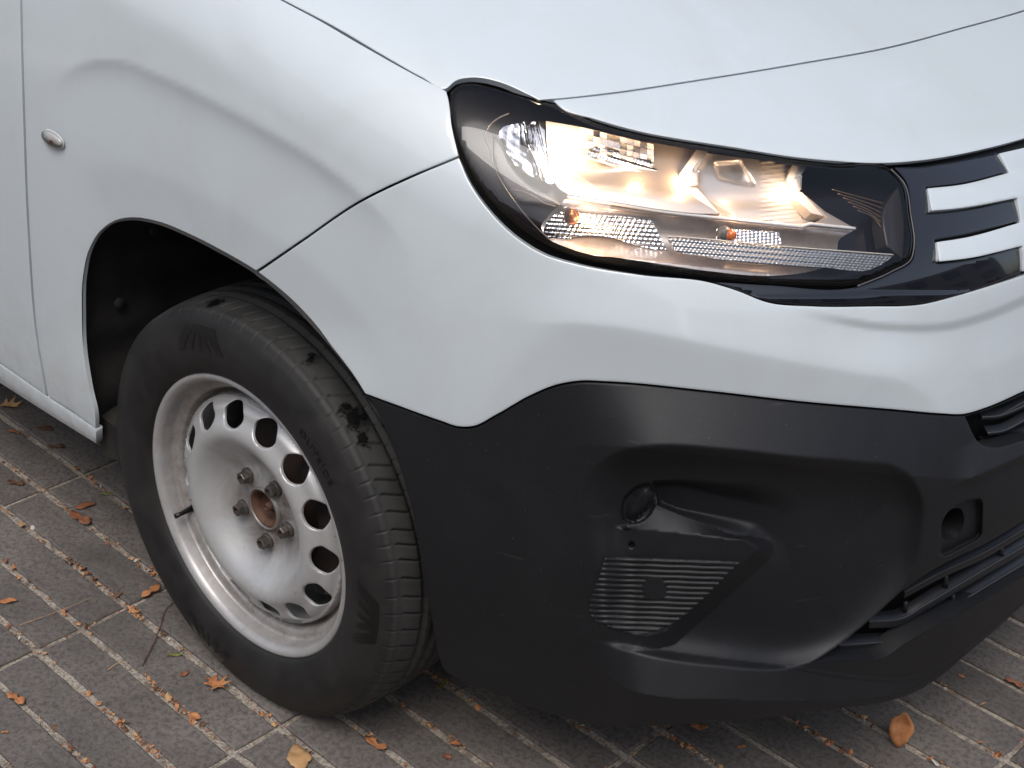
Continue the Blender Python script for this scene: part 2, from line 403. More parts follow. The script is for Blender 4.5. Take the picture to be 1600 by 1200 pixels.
LIPL = Line([(884, 968), (890, 990), (912, 1020), (948, 1054), (985, 1080), (1025, 1089), (1125, 1094), (1225, 1096), (1330, 1094), (1400, 1086), (1450, 1064), (1512, 1028), (1600, 970), (1850, 800)])
LIPU = Line([(884, 955), (905, 985), (990, 1008), (1120, 1028), (1225, 1041), (1300, 1054), (1362, 1061), (1415, 1062), (1442, 1055), (1500, 1019), (1600, 944), (1850, 770)])
UPR = Line([(1478, 655), (1500, 690), (1520, 730), (1500, 755), (1600, 711), (1850, 600)])
KRG = Line([(1410, 792), (1500, 755), (1600, 711), (1850, 600)])
TOW = Reg([(1467, 864, 1), (1468, 832), (1478, 806), (1496, 788), (1518, 780, 1), (1531, 779), (1535, 786, 1), (1533, 834, 1), (1529, 842, 1), (1480, 868, 1), (1472, 869)])
HOLE = Reg([(1470, 832), (1474, 808), (1488, 793), (1502, 793), (1507, 806), (1503, 828), (1490, 844), (1475, 846)])
PF = Reg([(950, 823, 1), (1162, 843, 1), (1184, 858, 1), (1042, 986, 1), (1005, 994), (955, 982), (926, 970), (944, 870)])
BASEL = Line([(880, 818), (975, 826), (1162, 843), (1400, 864)]); TRI = Reg([(975, 826, 1), (1024, 791, 1), (1162, 843, 1)]); RIDG = Line([(1024, 791), (1162, 843)])
def d_black(uv):
    sT, _k = L_TOPB(uv)
    kk = _k*(len(L_TOPB.p)-1); i0 = np.clip(kk.astype(int), 0, len(L_TOPB.p)-2); fr_ = (kk-i0)[:, None]
    near = L_TOPB.p[i0]*(1-fr_)+L_TOPB.p[i0+1]*fr_
    d = np.where(sT > 0, d_q(near), d_q(uv))*(1-S(sT/260))-.0035           # the black half sits slightly behind the white half
    r1 = R1(uv); fr = S((uv[:, 0]-905)/90)
    d += .040*np.clip(soft(sT, 2)/100, 0, 1)*S((uv[:, 0]-850)/190)
    d -= (.014+.044*fr)*np.tanh(soft(r1+1, 1.2)/42)
    r2 = R2(uv); d -= .024*S((r2+1)/np.clip(9+(uv[:, 0]-1060)*.22, 9, 60))*S((1275-uv[:, 0])/130)
    d -= .012*S((POD(uv)+2)/5); pr = POD(uv); d += .008*S(pr/18)
    # faceted pod: flat face with the louvre, triangular top facet, chamfered right side
    pf = PF(uv); sB, _ = BASEL(uv); ramp_ = .020*np.clip((pf+24)/24, 0, 1)
    lft = S((uv[:, 0]-905)/45); wl = S((uv[:, 0]-958)/36); rl_ = .020*lft*S((uv[:, 1]-790)/110)*S((1015-uv[:, 1])/40)
    tri = TRI(uv); dR = np.abs(RIDG(uv)[0]); t_ = np.abs(sB)/(np.abs(sB)+dR+1e-6)
    ramp_ = np.where(tri > 0, .020*(1-t_)+.0*t_, np.where(sB < 0, ramp_*np.clip(1+sB/5, 0, 1), ramp_)); ramp_ = np.where(tri > 0, ramp_, rl_*(1-wl)+ramp_*wl)
    d += ramp_
    # lower lip
    sL, kL = LIPL(uv); sU, kU = LIPU(uv)
    up = np.clip(sU, 0, None); dn = np.clip(-sL, 0, None); f = np.where(sL < 0, up/(up+dn+1e-6), 1.)
    f = np.where(sU <= 0, 0, f); fl = S((uv[:, 0]-884)/120)*np.clip((sU-np.where(sL > 0, sL, sL))/75, .12, 1); lip = .052*f*fl
    d += np.where(sL < 0, lip, (.052-.00055*soft(sL, 2.))*fl)
    d -= .012*S(-sU/130)*(sU < 0)*S((uv[:, 0]-1250)/120)*S((uv[:, 1]-900)/80)*0
    d += .0030*np.exp(-(sU/2.4)**2)*S((uv[:, 0]-1215)/60)
    # ridge under the upper intake
    sK, kK = KRG(uv); d += .020*np.clip((sK+50)/50, 0, 1)*(sK <= 0)*S((uv[:, 0]-1478)/60)+np.where(sK > 0, .020*(1-S(sK/9)), 0)*S((uv[:, 0]-1478)/60)
    d -= .020*np.clip((TOW(uv)+.5)/3.5, 0, 1)
    d -= .004*S((LOUV(uv)-1)/3); d -= .010*S((5.5-np.hypot(uv[:, 0]-987, (uv[:, 1]-851)*1.05))/2.5)
    return d
def d_all(off):
    def f(uv): return d_flare(uv)+off
    return f

HL = [(703, 143, 1), (714, 133), (735, 128), (762, 133), (800, 144), (835, 154), (866, 161), (930, 189), (1005, 209.5), (1077, 222.5), (1140, 232), (1240, 248), (1300, 255), (1391, 262), (1411, 282), (1420, 330), (1426, 385), (1422, 404), (1390, 424), (1340, 444), (1270, 446), (1200, 443), (1120, 435), (1000, 420), (900, 402), (850, 382), (800, 348), (757, 303), (727, 255), (710, 205), (702, 165)]
HLL = Reg(HL)

# white panels
P = {}
def neg(x): return lambda uv: np.full(len(uv), -x)
P['fender'] = panel('front_fender', [(34.5, -150, 1), (35, 0), (40, 200), (47, 370), (60, 530), (75.5, 619, 1), (110, 640), (149, 668, 1)] + [(a[0], a[1]) for a in ARCH[1:13]] + [(396.5, 425, 1), (470, 375), (560, 314), (640, 275), (716, 243.5, 1), (706, 200), (699.5, 152), (697, 143, 1), (640, 113), (560, 68), (500, 33), (438, 0), (394, -25), (260, -86), (139, -155, 1)], PAINT, van, d_flare, step=8, er=.0009, rim=.007)
P['bumper'] = panel('front_bumper', [(399, 429, 1), (472, 378.5), (562, 317.5), (642, 278.5), (717, 247, 1), (733, 284), (768, 334), (810, 374), (850, 398), (900, 413), (1000, 430), (1110, 442), (1150, 454), (1200, 473), (1270, 479), (1360, 479), (1440, 476), (1500, 461), (1600, 430), (1850, 335, 1), (1850, 505, 1)] + [(a[0], a[1]-1.5) for a in TOPB[::-1][1:-1]] + [(571, 614.5, 1), (556, 590.5), (531, 556.5), (491, 509.5), (444, 461.5)], PAINT, van, d_white, step=5, feats=[QC.p[22:92], QC.p[22:92]+[0, 2.5], QC.p[22:92]-[0, 2.5]], mirror=True, er=.0009, rim=.010)
P['hood'] = panel('hood', [(441.5, -1, 1), (520, 40), (600, 87), (660, 121), (696, 138.5), (712, 126), (740, 121), (780, 128), (820, 145), (842, 156, 1), (870, 153.8), (940, 146.3), (1100, 122.8), (1250, 98.2), (1400, 70.3), (1500, 43.4), (1600, 15.3), (1700, -21), (1800, -66), (1900, -125), (1940, -200, 1), (1800, -330), (1400, -372), (900, -320), (660, -262), (411, -184, 1), (262, -92), (397, -30)], PAINT, van, None, step=9, er=.0013, rim=.008, keep=lambda p: (p[:, 0] > -.2) & (p[:, 2] > .6))
P['nose'] = panel('nose_panel', [(865, 157, 1), (940, 149.2), (1100, 125.6), (1250, 101), (1400, 73.2), (1500, 46.2), (1600, 18.2), (1700, -16), (1800, -60), (1900, -118), (1945, -180, 1), (1990, -120), (1950, 20), (1830, 115), (1700, 178), (1600, 216), (1540, 232), (1450, 249), (1380, 254.5), (1300, 251), (1240, 245), (1140, 229), (1077, 219.5), (1005, 206.5), (930, 186), (875, 167)], PAINT, van, None, step=8, er=.0018, ew=4, rim=.005, keep=lambda p: p[:, 2] > .6)
P['door'] = panel('front_door', [(31, -155, 1), (31.5, 0), (36.5, 200), (43.5, 370), (56.5, 530), (72, 617, 1), (30, 587), (0, 566), (-200, 430), (-560, 190, 1), (-700, -160, 1), (-320, -200, 1)], PAINT, van, None, step=16, keep=lambda p: p[:, 0] > -1.6)
def d_sill(uv):
    s, k = SILL_T(uv); return .0015*S(s/6)-.012*np.clip((s-11)/11, 0, 1)**2
SILL_T = Line([(-400, 300), (0, 572), (75, 622), (150, 671)])
P['sill'] = panel('sill', [(-560, 193, 1), (0, 570), (75, 621.5), (150, 671, 1), (150.5, 693, 1), (75, 646), (0, 598), (-560, 225, 1)], PAINT, van, d_sill, step=5, keep=lambda p: p[:, 0] > -1.6, er=.002)
# black lower bumper
def off(l, w):
    t = np.gradient(l, axis=0); t /= np.linalg.norm(t, axis=1)[:, None]+1e-9; return l+np.c_[-t[:, 1], t[:, 0]]*w
_bl = cur([(966, 825), (975, 826), (1162, 843)], 4); _pd = np.r_[POD.p, POD.p[:1]]; _tw = np.r_[TOW.p, TOW.p[:1]]; _pd = cur([tuple(x) for x in _pd], 3); _tw = cur([tuple(x) for x in _tw], 3)
_rg = cur([(1026, 792), (1158, 842)], 4)
FEATS = [_bl, off(_bl, -5.2), off(_bl, -9), _rg, off(_rg, -4), off(_rg, -9), _pd, (_pd-[997, 787])*[.84, .88]+[997, 787], (_tw-[1502, 824])*[.90, .93]+[1502, 824], _tw, R1.p[4:62], off(R1.p[4:62], 2.), np.array([(987+r_*math.cos(t), 851+r_*math.sin(t)) for r_ in (5.5, 3.) for t in np.linspace(0, 6.283, 13)]), LIPL.p[:24], off(LIPL.p[:24], 3.), LIPU.p[34:84], off(LIPU.p[34:84], 2.4), off(LIPU.p[34:84], -2.4)]
LG_OPEN = [(1268, 1036, 1), (1315, 1004), (1362, 966), (1412, 921), (1476, 880), (1540, 849), (1600, 813), (1850, 660, 1), (1850, 745, 1), (1600, 900), (1500, 958), (1410, 1008), (1388, 1024), (1300, 1034)]
UG_OPEN = [(1507, 651, 1), (1540, 641), (1600, 616), (1850, 512, 1), (1850, 590, 1), (1600, 688), (1547, 699), (1536, 696)]
P['lower'] = panel('lower_bumper', [(a[0], a[1]+2) for a in TOPB] [:-1]+ [(1850, 507, 1), (1850, 880, 1), (1700, 870), (1600, 944), (1560, 980), (1508, 1024), (1470, 1056), (1440, 1076), (1400, 1092), (1300, 1107), (1200, 1121), (1100, 1130), (1000, 1133), (900, 1126), (850, 1112), (780, 1083), (715, 1060), (694, 1045), (684, 1015), (674, 960), (660, 880), (645, 800), (625, 730), (600, 665), (576, 622)], PLAST, van, d_black, step=3, bstep=3.5, mirror=True, rim=.03, er=.0018, nh=1.3, feats=FEATS, holes=[LG_OPEN, UG_OPEN, [(1471, 832), (1475, 809), (1488, 795), (1501, 795), (1506, 807), (1502, 828), (1489, 843), (1476, 845)]])
# textured louvre insert with its round sensor blank
def d_louv(uv):
    d = d_black(uv)+.004*S((LOUV(uv)-1)/3); r = LOUV(uv); ph = ((uv[:, 1]-(uv[:, 0]-945)*.035-871)/8.2) % 1.
    ring = np.hypot((uv[:, 0]-1023), (uv[:, 1]-920)*1.02)
    rib = np.where(ph < .22, ph/.22, np.where(ph < .5, 1., (1-ph)/.5))
    return d+np.where(ring > 19, .0046*rib, .0040)+.0015
P['louvre'] = panel('louvre_insert', LOUV.p.tolist()[::1] if False else [(945, 870, 1), (1158, 878, 1), (1030, 984), (1005, 991), (955, 980), (928, 968)], PLAST, van, d_louv, step=2.0, er=0, rim=.002, norm=False)
# black backing added behind the panels to darken the gaps and block light
BK = m_simple('gap_backing_black', (.006, .006, .006), .7)
panel('gap_backing', [(-560, -160, 1), (139, -155), (430, -170), (900, -290), (1400, -330), (1850, -300, 1), (1850, 850, 1), (1600, 920), (1500, 1000), (1430, 1060), (1300, 1085), (1000, 1105), (860, 1090), (720, 1035), (704, 1010), (680, 880), (620, 680), (560, 580), (500, 505), (400, 415), (300, 362), (205, 334), (150, 350), (120, 395), (112, 500), (125, 600), (138, 655, 1), (0, 560), (-560, 175, 1)], BK, van, lambda uv: -.028-.055*S((uv[:, 1]-560)/90)*(uv[:, 0] > 540), step=14, bstep=12, er=0, rim=0, norm=False, mirror=True, holes=[[(a[0], a[1]) for a in HL], [(1262, 1040, 1), (1410, 915), (1600, 806), (1850, 652, 1), (1850, 752, 1), (1600, 907), (1400, 1030)], [(1500, 645, 1), (1600, 608), (1850, 504, 1), (1850, 598, 1), (1600, 696), (1540, 706)]], keep=lambda p: (p[:, 0] > -1.6) & (p[:, 1] < YC+.004))
# wheel-arch liner
def liner():
    ed = cur(ARCH+[(578, 630), (602, 668), (627, 733), (647, 802), (662, 880), (676, 960), (688, 1020), (700, 1052)], 9)
    E0 = skin(ed, neg(.012)); n = len(E0); V = []; Fc = []
    cen = np.array([0, 0, .33]); k = (E0-cen)*[1, 0, 1]; k /= np.linalg.norm(k, axis=1)[:, None]
    for q, (dr, y) in enumerate([(0, 0), (.012, .015), (.02, .05), (.012, .10), (.0, .16), (-.01, .30)]):
        P_ = E0+k*dr+(.004*np.sin(np.arange(n)*.7)[:, None]*k if q > 1 else 0); P_[:, 1] = np.where(q < 5, E0[:, 1]+y, .24); P_[:, 2] = np.maximum(P_[:, 2], .2); V += [*P_]
    for j in range(5):
        for i in range(n-1): Fc.append([j*n+i, j*n+i+1, (j+1)*n+i+1, (j+1)*n+i])
    b = len(V); V.append((0, .24, .3))
    for i in range(n-1): Fc.append([5*n+i, 5*n+i+1, b])
    o = mesh_from('wheel_arch_liner', V, Fc, LINER, van)
    for (x, y, z) in [(-.345, -.055, .29), (-.345, -.04, .52), (-.27, -.02, .66)]:
        bm = bmesh.new(); bmesh.ops.create_uvsphere(bm, u_segments=10, v_segments=6, radius=.010)
        for v in bm.verts: v.co.x *= .5
        me = bpy.data.meshes.new('push_clip'); bm.to_mesh(me); bm.free(); c = link('push_clip', me, LINER, o); c.location = (x, y, z)
liner()
def box(name, x0, x1, y0, y1, z0, z1, mat, parent=None, bev=.004, smooth=True):
    bm = bmesh.new(); bmesh.ops.create_cube(bm, size=1)
    for v in bm.verts: v.co = Vector(((x0+x1)/2+v.co.x*(x1-x0), (y0+y1)/2+v.co.y*(y1-y0), (z0+z1)/2+v.co.z*(z1-z0)))
    if bev: bmesh.ops.bevel(bm, geom=bm.edges[:], offset=bev, segments=2, affect='EDGES', clamp_overlap=True)
    me = bpy.data.meshes.new(name); bm.to_mesh(me); bm.free()
    return link(name, me, mat, parent)
# lower splash piece behind the sill
mesh_from('splash_guard', [(-.40, -.085, .34), (-.31, -.085, .33), (-.315, -.08, .265), (-.36, -.08, .255), (-.40, .12, .34), (-.31, .12, .33), (-.315, .12, .265), (-.36, .12, .255)], [(0, 1, 2, 3), (1, 5, 6, 2), (3, 2, 6, 7), (0, 3, 7, 4), (0, 4, 5, 1)], LINER, van, smooth=False)
box('floor_pan', -2.6, -.36, .0, 1.55, .27, .36, DARK, van, 0)
box('floor_pan', -.36, .62, .26, 1.29, .24, .36, DARK, van, 0)
box('floor_pan', .40, .56, .36, 1.19, .24, .29, DARK, van, 0)
# cab and load body, outside the frame, keep the light off the ground and off the hood as the real van does
def body():
    prof = [(-1.55, .30), (-1.55, 1.02), (-.42, 1.12), (-.16, 1.20), (-.30, 1.30), (-.98, 1.74), (-1.3, 1.80), (-3.35, 1.80), (-3.42, 1.2), (-3.42, .30)]
    V = []; Fc = []; n = len(prof)
    def ins(z): return 0 if z < 1.0 else (z-1.0)*.16
    for x, z in prof: V.append((x, -.112+ins(z), z))
    for x, z in prof: V.append((x, 2*YC+.112-ins(z), z))
    for i in range(n): Fc.append([i, (i+1) % n, n+(i+1) % n, n+i])
    Fc.append(list(range(n))[::-1]); Fc.append(list(range(n, 2*n)))
    mesh_from('cab_and_load_body', V, Fc, PAINT, van, smooth=False)
    g = m_simple('dark_window_glass', (.01, .012, .012), .03, coat=1)
    q = [(-.20, .06, 1.235), (-.20, 1.49, 1.235), (-.96, 1.40, 1.735), (-.96, .15, 1.735)]
    q2 = [(x+.012, y, z+.02) for x, y, z in q]
    mesh_from('windscreen', q2+q, [(0, 1, 2, 3), (4, 7, 6, 5), (0, 4, 5, 1), (1, 5, 6, 2), (2, 6, 7, 3), (3, 7, 4, 0)], g, van, smooth=False)
body()

# ------------------------------------------------------------------ grille trim with raised white bars
TRIM = [(1398, 262, 1), (1437, 261), (1478, 255), (1557, 239.5, 1), (1574, 268, 1), (1500, 286), (1446, 292, 1), (1453, 332, 1), (1505, 328), (1586, 312, 1), (1592, 345, 1), (1510, 366), (1460, 375, 1), (1465, 412, 1), (1515, 406), (1594, 386, 1), (1594, 427, 1), (1525, 452), (1475, 467), (1440, 474), (1360, 477), (1265, 477), (1203, 471), (1155, 454), (1117, 441, 1), (1200, 446), (1340, 448), (1392, 428), (1427, 405), (1430, 385), (1424, 330), (1415, 282)]
panel('grille_trim', TRIM, GLOSSB, van, lambda uv: -.002+.003*S((uv[:, 1]-(470-(uv[:, 0]-1300)*.02)+14)/8)*(uv[:, 1] > 440), step=5, er=.001, rim=.006)
def bars(uv):
    r = (uv[:, 1]-294+(uv[:, 0]-1449)*.2) % 84; r = np.where(r < 40, r, 40*(84-r)/44)
    return .0005+.00024*r*S((1640-uv[:, 0])/60)
WB = [(1449, 294.5, 1), (1500, 289), (1577, 270, 1), (1561, 240, 1), (1600, 231), (1850, 150, 1), (1850, 331, 1), (1600, 423), (1598, 424, 1), (1597, 384, 1), (1512, 403.5), (1468, 408.5, 1), (1463.5, 378.5, 1), (1508, 371.5), (1595, 347.5, 1), (1589, 309, 1), (1505, 324.5), (1456, 329, 1)]
panel('grille_bars', WB, PAINT, van, bars, step=5, er=.0018, ew=3.5, rim=.008, mirror=True)

# lower grille: slats over a dark duct
DUCT = m_simple('grille_duct_black', (.004, .004, .004), .7)
def neg(x): return lambda uv: np.full(len(uv), -x)
panel('grille_duct', [(1225, 1050, 1), (1400, 890), (1600, 780), (1850, 620, 1), (1850, 780, 1), (1600, 930), (1390, 1060)], DUCT, van, neg(.09), step=14, er=0, rim=0, norm=False, mirror=True)
panel('grille_duct', [(1480, 630, 1), (1600, 590), (1850, 490, 1), (1850, 620, 1), (1600, 720), (1530, 730)], DUCT, van, neg(.075), step=14, er=0, rim=0, norm=False, mirror=True)
panel('tow_eye_shade', [(1455, 775, 1), (1530, 775, 1), (1530, 865, 1), (1455, 865, 1)], DUCT, van, neg(.07), step=14, er=0, rim=0, norm=False)  # black sheet added behind the hole to paint its shade
def slat(name, top, thick, depth, dmat, back=.016):
    t = cur(top, 5); n = len(t); z = np.full(n, depth)
    fr = skin(t, lambda q: d_black(q)*0-depth); b = skin(t+[0, thick], lambda q: -np.full(len(q), depth+.004))
    nn = np.array([-.78, .55, 0.]); nn /= np.linalg.norm(nn)
    bk = fr+nn*back+np.array([0, 0, .004]); V = [*bk, *fr, *(fr+(b-fr)*.12+[.0012, -.0012, 0]), *b]; Fc = []
    for r in range(3):
        for i in range(n-1): Fc.append([r*n+i, r*n+i+1, (r+1)*n+i+1, (r+1)*n+i])
    V = np.array(V); k = V[:, 1] <= YC; Fc = [f for f in Fc if all(k[i] for i in f)]
    used = sorted({i for f in Fc for i in f}); mp = {o_: q for q, o_ in enumerate(used)}
    mesh_from(name, V[used], [[mp[i] for i in f] for f in Fc], dmat, van)
    tube('slat_highlight', [p_ for p_ in fr+[.0006, -.0006, .0008] if p_[1] < YC], .0014, SLE, van, 6)  # paler tube paints the highlight along the slat's top edge
SLM = m_simple('slat_plastic', (.014, .015, .018), .42, bs=1500, bd=.0003); SLE = m_simple('slat_highlight_plastic', (.05, .053, .06), .34)
slat('grille_slat', [(1413, 925), (1474, 892), (1536, 864), (1600, 826), (1850, 672)], 10, .016, SLM)
slat('grille_slat', [(1358, 971), (1412, 965), (1440, 948), (1475, 927), (1537, 890), (1600, 853), (1850, 700)], 11, .014, SLM)
slat('grille_slat', [(1311, 1008), (1370, 1004), (1405, 1000), (1440, 980), (1475, 957), (1600, 880), (1850, 725)], 12, .012, SLM)
slat('grille_slat', [(1287, 1027), (1340, 1025), (1386, 1021), (1430, 994), (1500, 953), (1600, 893)], 6, .016, SLM)
slat('grille_slat', [(1532, 652), (1560, 649), (1592, 632), (1650, 607)], 4, .02, SLM, .012)
slat('grille_slat', [(1534, 652), (1560, 650), (1580, 643), (1600, 634), (1850, 530)], 4, .014, SLM, .012)
slat('grille_slat', [(1543, 677), (1565, 674), (1600, 657), (1850, 555)], 4, .014, SLM, .012)
slat('grille_slat', [(1540, 698), (1560, 694), (1583, 682), (1610, 672)], 5, .014, SLM, .02)
for (u, v, du, dv) in [(1415, 946, -8, 12), (1408, 982, -8, 12), (1380, 1012, -8, 10), (1478, 905, -3, 18), (1489, 935, -3, 14), (1466, 968, -3, 12), (1565, 862, 0, 14)]:
    a = skin([[u, v-6], [u+du*.2, v+dv*.8]], neg(.03)); tube('grille_rib', a, .0035, SLM, van, 6)

# ------------------------------------------------------------------ side repeater lamp
def repeater():
    c = skin([[83, 217]])[0]; cx = skin([[83, 217], [103, 217]]); n = np.array([-.02, -1, .06]); n /= np.linalg.norm(n)
    ax = np.array([1., 0, 0]); ax -= n*(ax@n); ax /= np.linalg.norm(ax); az = np.cross(ax, n); az *= np.sign(az[2])
    def dome(name, rx, rz, h, mat, par, off=0, k=9, p=2.):
        V = []; Fc = []; seg = 40
        for j in range(k+1):
            f = j/k; r = math.cos(f*math.pi/2)**(2/p); hh = h*math.sin(f*math.pi/2)
            for i in range(seg):
                a = 2*math.pi*i/seg; V.append(c+ax*rx*r*math.cos(a)+az*rz*r*math.sin(a)+n*(hh+off))
        for j in range(k):
            for i in range(seg): Fc.append([j*seg+i, j*seg+(i+1) % seg, (j+1)*seg+(i+1) % seg, (j+1)*seg+i])
        return mesh_from(name, V, Fc, mat, par)
    RX, RZ = .0262, .0112
    base = dome('side_repeater', RX*1.06, RZ*1.10, .0035, m_simple('repeater_rim', (.70, .71, .71), .3, metal=.3), van, 0, 4)
    dome('reflector', RX*.85, RZ*.85, .0045, m_simple('repeater_silver', (.78, .78, .77), .22, metal=.45), base, .001, 6)
    dome('lens', RX, RZ, .0085, m_glass('repeater_lens', (.96, .96, .95), 1.42), base, .0008, 10)
    b = c+n*.005+ax*.004-az*.002; tube('bulb', [b-ax*.002, b+ax*.003], .0022, m_simple('amber_bulb_small', (.25, .05, .02), .3), base)
repeater()
# ------------------------------------------------------------------ headlight
def hdepth(d0): return lambda uv: np.full(len(uv), -d0)
hl = panel('headlight', HL, SMOKE, van, neg(.062), step=9, er=0, rim=0, norm=False)
# inner side walls of the housing, from the skin back to the bowl
def wall():
    p = cur(HL, 4, True); a = skin(p, neg(.002)); b = skin(p, neg(.062)); n = len(p)
    mesh_from('housing_wall', [*a, *b], [[i, (i+1) % n, n+(i+1) % n, n+i] for i in range(n)], m_simple('housing_black', (.006, .005, .006), .6, spec=.2), hl)
wall()
panel('lens', [(a[0]+(1.5 if a[0] < 760 else 0), a[1]+(2.5 if a[1] < 270 else -2.5 if a[1] > 400 else 0), *a[2:]) for a in HL], GLASS, hl, neg(.001), step=7, er=.003, ew=6, rim=0)
def seal():
    p = cur(HL, 4, True); n = len(p); t = np.roll(p, -1, 0)-np.roll(p, 1, 0); t /= np.linalg.norm(t, axis=1)[:, None]; nn = np.c_[-t[:, 1], t[:, 0]]
    w = np.where(p[:, 1] < 400, 4., 5.); w = np.where((p[:, 0] > 850) & (p[:, 0] < 1385) & (p[:, 1] < 300), 9.5, w); w = np.where((p[:, 0] > 730) & (p[:, 0] < 1330) & (p[:, 1] > 330), 10., w)
    w = np.convolve(np.r_[w[-6:], w, w[:6]], np.ones(13)/13, 'valid')
    q = p+nn*w[:, None]
    if not inside(q, p).mean() > .9: q = p-nn*w[:, None]
    A = skin(p, neg(.004)); B = skin(q, neg(.0045)); C = skin(q, neg(.016))
    mesh_from('seal', [*A, *B, *C], [[r*n+i, r*n+(i+1) % n, (r+1)*n+(i+1) % n, (r+1)*n+i] for r in range(2) for i in range(n)], m_simple('rubber_seal', (.003, .003, .003), .85, spec=.1), hl)
seal()
# facetted low-beam reflector
rr = np.random.default_rng(3)
FT = rr.normal(0, 1, (60, 60, 3))
def d_main(uv):
    u, v = uv[:, 0], uv[:, 1]
    base = -.038-.020*np.exp(-(((u-905)/60)**2+((v-235-(u-900)*.2)/34)**2))
    i = ((u-850)/15).astype(int) % 60; j = ((v-180-(u-900)*.23)/11).astype(int) % 60
    fu = ((u-850)/15) % 1-.5; fv = ((v-180-(u-900)*.23)/11) % 1-.5
    m_ = (v-(u-900)*.27 < 240) & (u > 905) & (u < 1035)
    d = base+0*fu
    lower = 286+(u-900)*.16-v       # distance above the silver edge
    return d+.022*S((62-lower)/70)
R_MAIN = [(853, 189, 1), (900, 197), (1000, 219), (1101, 237, 1), (1084, 256), (1076, 280), (1082, 304), (1104, 320), (1126, 334, 1), (1085, 333), (1040, 328), (960, 315), (888, 303, 1), (872, 292), (861, 265), (855, 230)]
PEACH = m_simple('warm_tinted_reflector', (.86, .76, .67), .30, metal=.7)  # chrome bowl with the bulb's warm light tinted into its colour
refl = panel('reflector', R_MAIN, PEACH, hl, d_main, step=2.6, er=0, rim=.006, norm=False, facet=False)
panel('reflector_facet', [(938, 226, 1), (968, 236, 1), (970, 243, 1), (1016, 250, 1), (1046, 294, 1), (1030, 292, 1), (1000, 283, 1), (966, 270, 1), (958, 258, 1), (918, 245, 1), (920, 232, 1)], CHROME, hl, lambda uv: -.031-.0007*((uv[:, 1]-(uv[:, 0]-938)*.30-226) % 11.), step=1.6, er=0, rim=.003, norm=False, facet=True)
def facets():
    V = []; Fc = []; r = np.random.default_rng(9)
    for i in range(11):
        for j in range(4):
            u = 906+i*10.5; v = 199+j*9.5+(u-906)*.23
            if j > 2 and i > 7 or (i < 2 and j == 3): continue
            q = np.array([(u, v), (u+10.3, v+2.3), (u+10.4, v+11.4), (u+.1, v+9.1)]); P_ = skin(q, neg(.034)); t = r.normal(0, .0008, 2); m_ = r.uniform(.0012, .0042)
            dr = rays(q); P_ = P_+dr*np.array([t[0]-m_, t[1]-m_, -t[0]+m_, -t[1]+m_])[:, None]
            b0 = len(V); V += [*P_]; Fc.append([b0, b0+1, b0+2, b0+3])
    mesh_from('reflector_facets', V, Fc, CHROMS, hl, smooth=False)
facets()
# left chrome chamber
def d_left(uv):
    u, v = uv[:, 0], uv[:, 1]
    s1 = Line([(818, 188), (822, 215), (836, 250), (848, 285)], 20)(uv)[0]; s2 = Line([(833, 190), (842, 230), (856, 270), (862, 292)], 20)(uv)[0]
    w = .0020*np.sin(u*.17+v*.05)+.0016*np.sin(v*.12+u*.06)+.0005*np.sin(v*.4-u*.3)
    return -.036+.010*np.exp(-(s1/5)**2)-.010*np.exp(-(s2/4)**2)+w*(s1 > 0)
panel('reflector_chamber', [(781, 206), (787, 198), (800, 195), (822, 190), (851, 190, 1), (853, 230), (859, 265), (869, 292, 1), (845, 281), (826, 273), (806, 258), (792, 238)], CHROME, hl, d_left, step=2.6, er=0, rim=.004, norm=False)
# middle chamber and chevron edges
def d_mid(uv):
    u, v = uv[:, 0], uv[:, 1]; box_ = Reg([(1112, 254, 1), (1158, 250, 1), (1182, 292, 1), (1150, 288, 1), (1122, 280, 1)])(uv)
    s = Line([(1102, 237), (1082, 262), (1080, 300), (1135, 342)], 20)(uv)[0]
    return -.038-.010*S(box_/5)+.010*np.exp(-(s/9)**2)-.012*S((v-300)/40)+.0010*np.sin(v*.9+u*.1)*(u > 1188)
panel('reflector_chamber', [(1104, 239, 1), (1180, 249), (1255, 259, 1), (1240, 278), (1241, 300), (1262, 318), (1286, 337, 1), (1266, 349), (1252, 352), (1190, 346), (1130, 338, 1), (1100, 318), (1082, 300), (1080, 270)], CHROMS, hl, d_mid, step=2.8, er=0, rim=.004, norm=False)
WARM = m_simple('chevron_glow_cream', (.86, .80, .72), .45, metal=.15)  # cream colour stands in for the glow of the chevron reflectors
panel('light_chevron', [(1088, 234, 1), (1106, 237, 1), (1089, 262, 1), (1086, 290, 1), (1128, 338, 1), (1104, 334, 1), (1066, 302, 1), (1062, 272, 1)], WARM, hl, neg(.029), step=4, er=0, rim=.016, facet=True)
panel('light_chevron', [(1238, 258, 1), (1260, 261, 1), (1250, 276, 1), (1249, 298, 1), (1289, 338, 1), (1268, 333, 1), (1232, 300, 1), (1230, 278, 1)], WARM, hl, neg(.028), step=4, er=0, rim=.016, facet=True)
panel('chevron_block', [(1080, 268, 1), (1092, 267, 1), (1091, 289, 1), (1079, 289, 1)], CHROMS, hl, neg(.022), step=4, er=.001, rim=.012)
panel('chevron_block', [(1243, 277, 1), (1253, 274, 1), (1252, 296, 1), (1244, 297, 1)], CHROMS, hl, neg(.020), step=4, er=.001, rim=.012)
TAN = m_simple('warm_satin_trim', (.56, .47, .40), .35, metal=.5)
panel('pointed_trim', [(1252, 300, 1), (1290, 331, 1), (1336, 357, 1), (1266, 351, 1), (1290, 340, 1)], TAN, hl, neg(.026), step=5, er=.001, rim=.01)
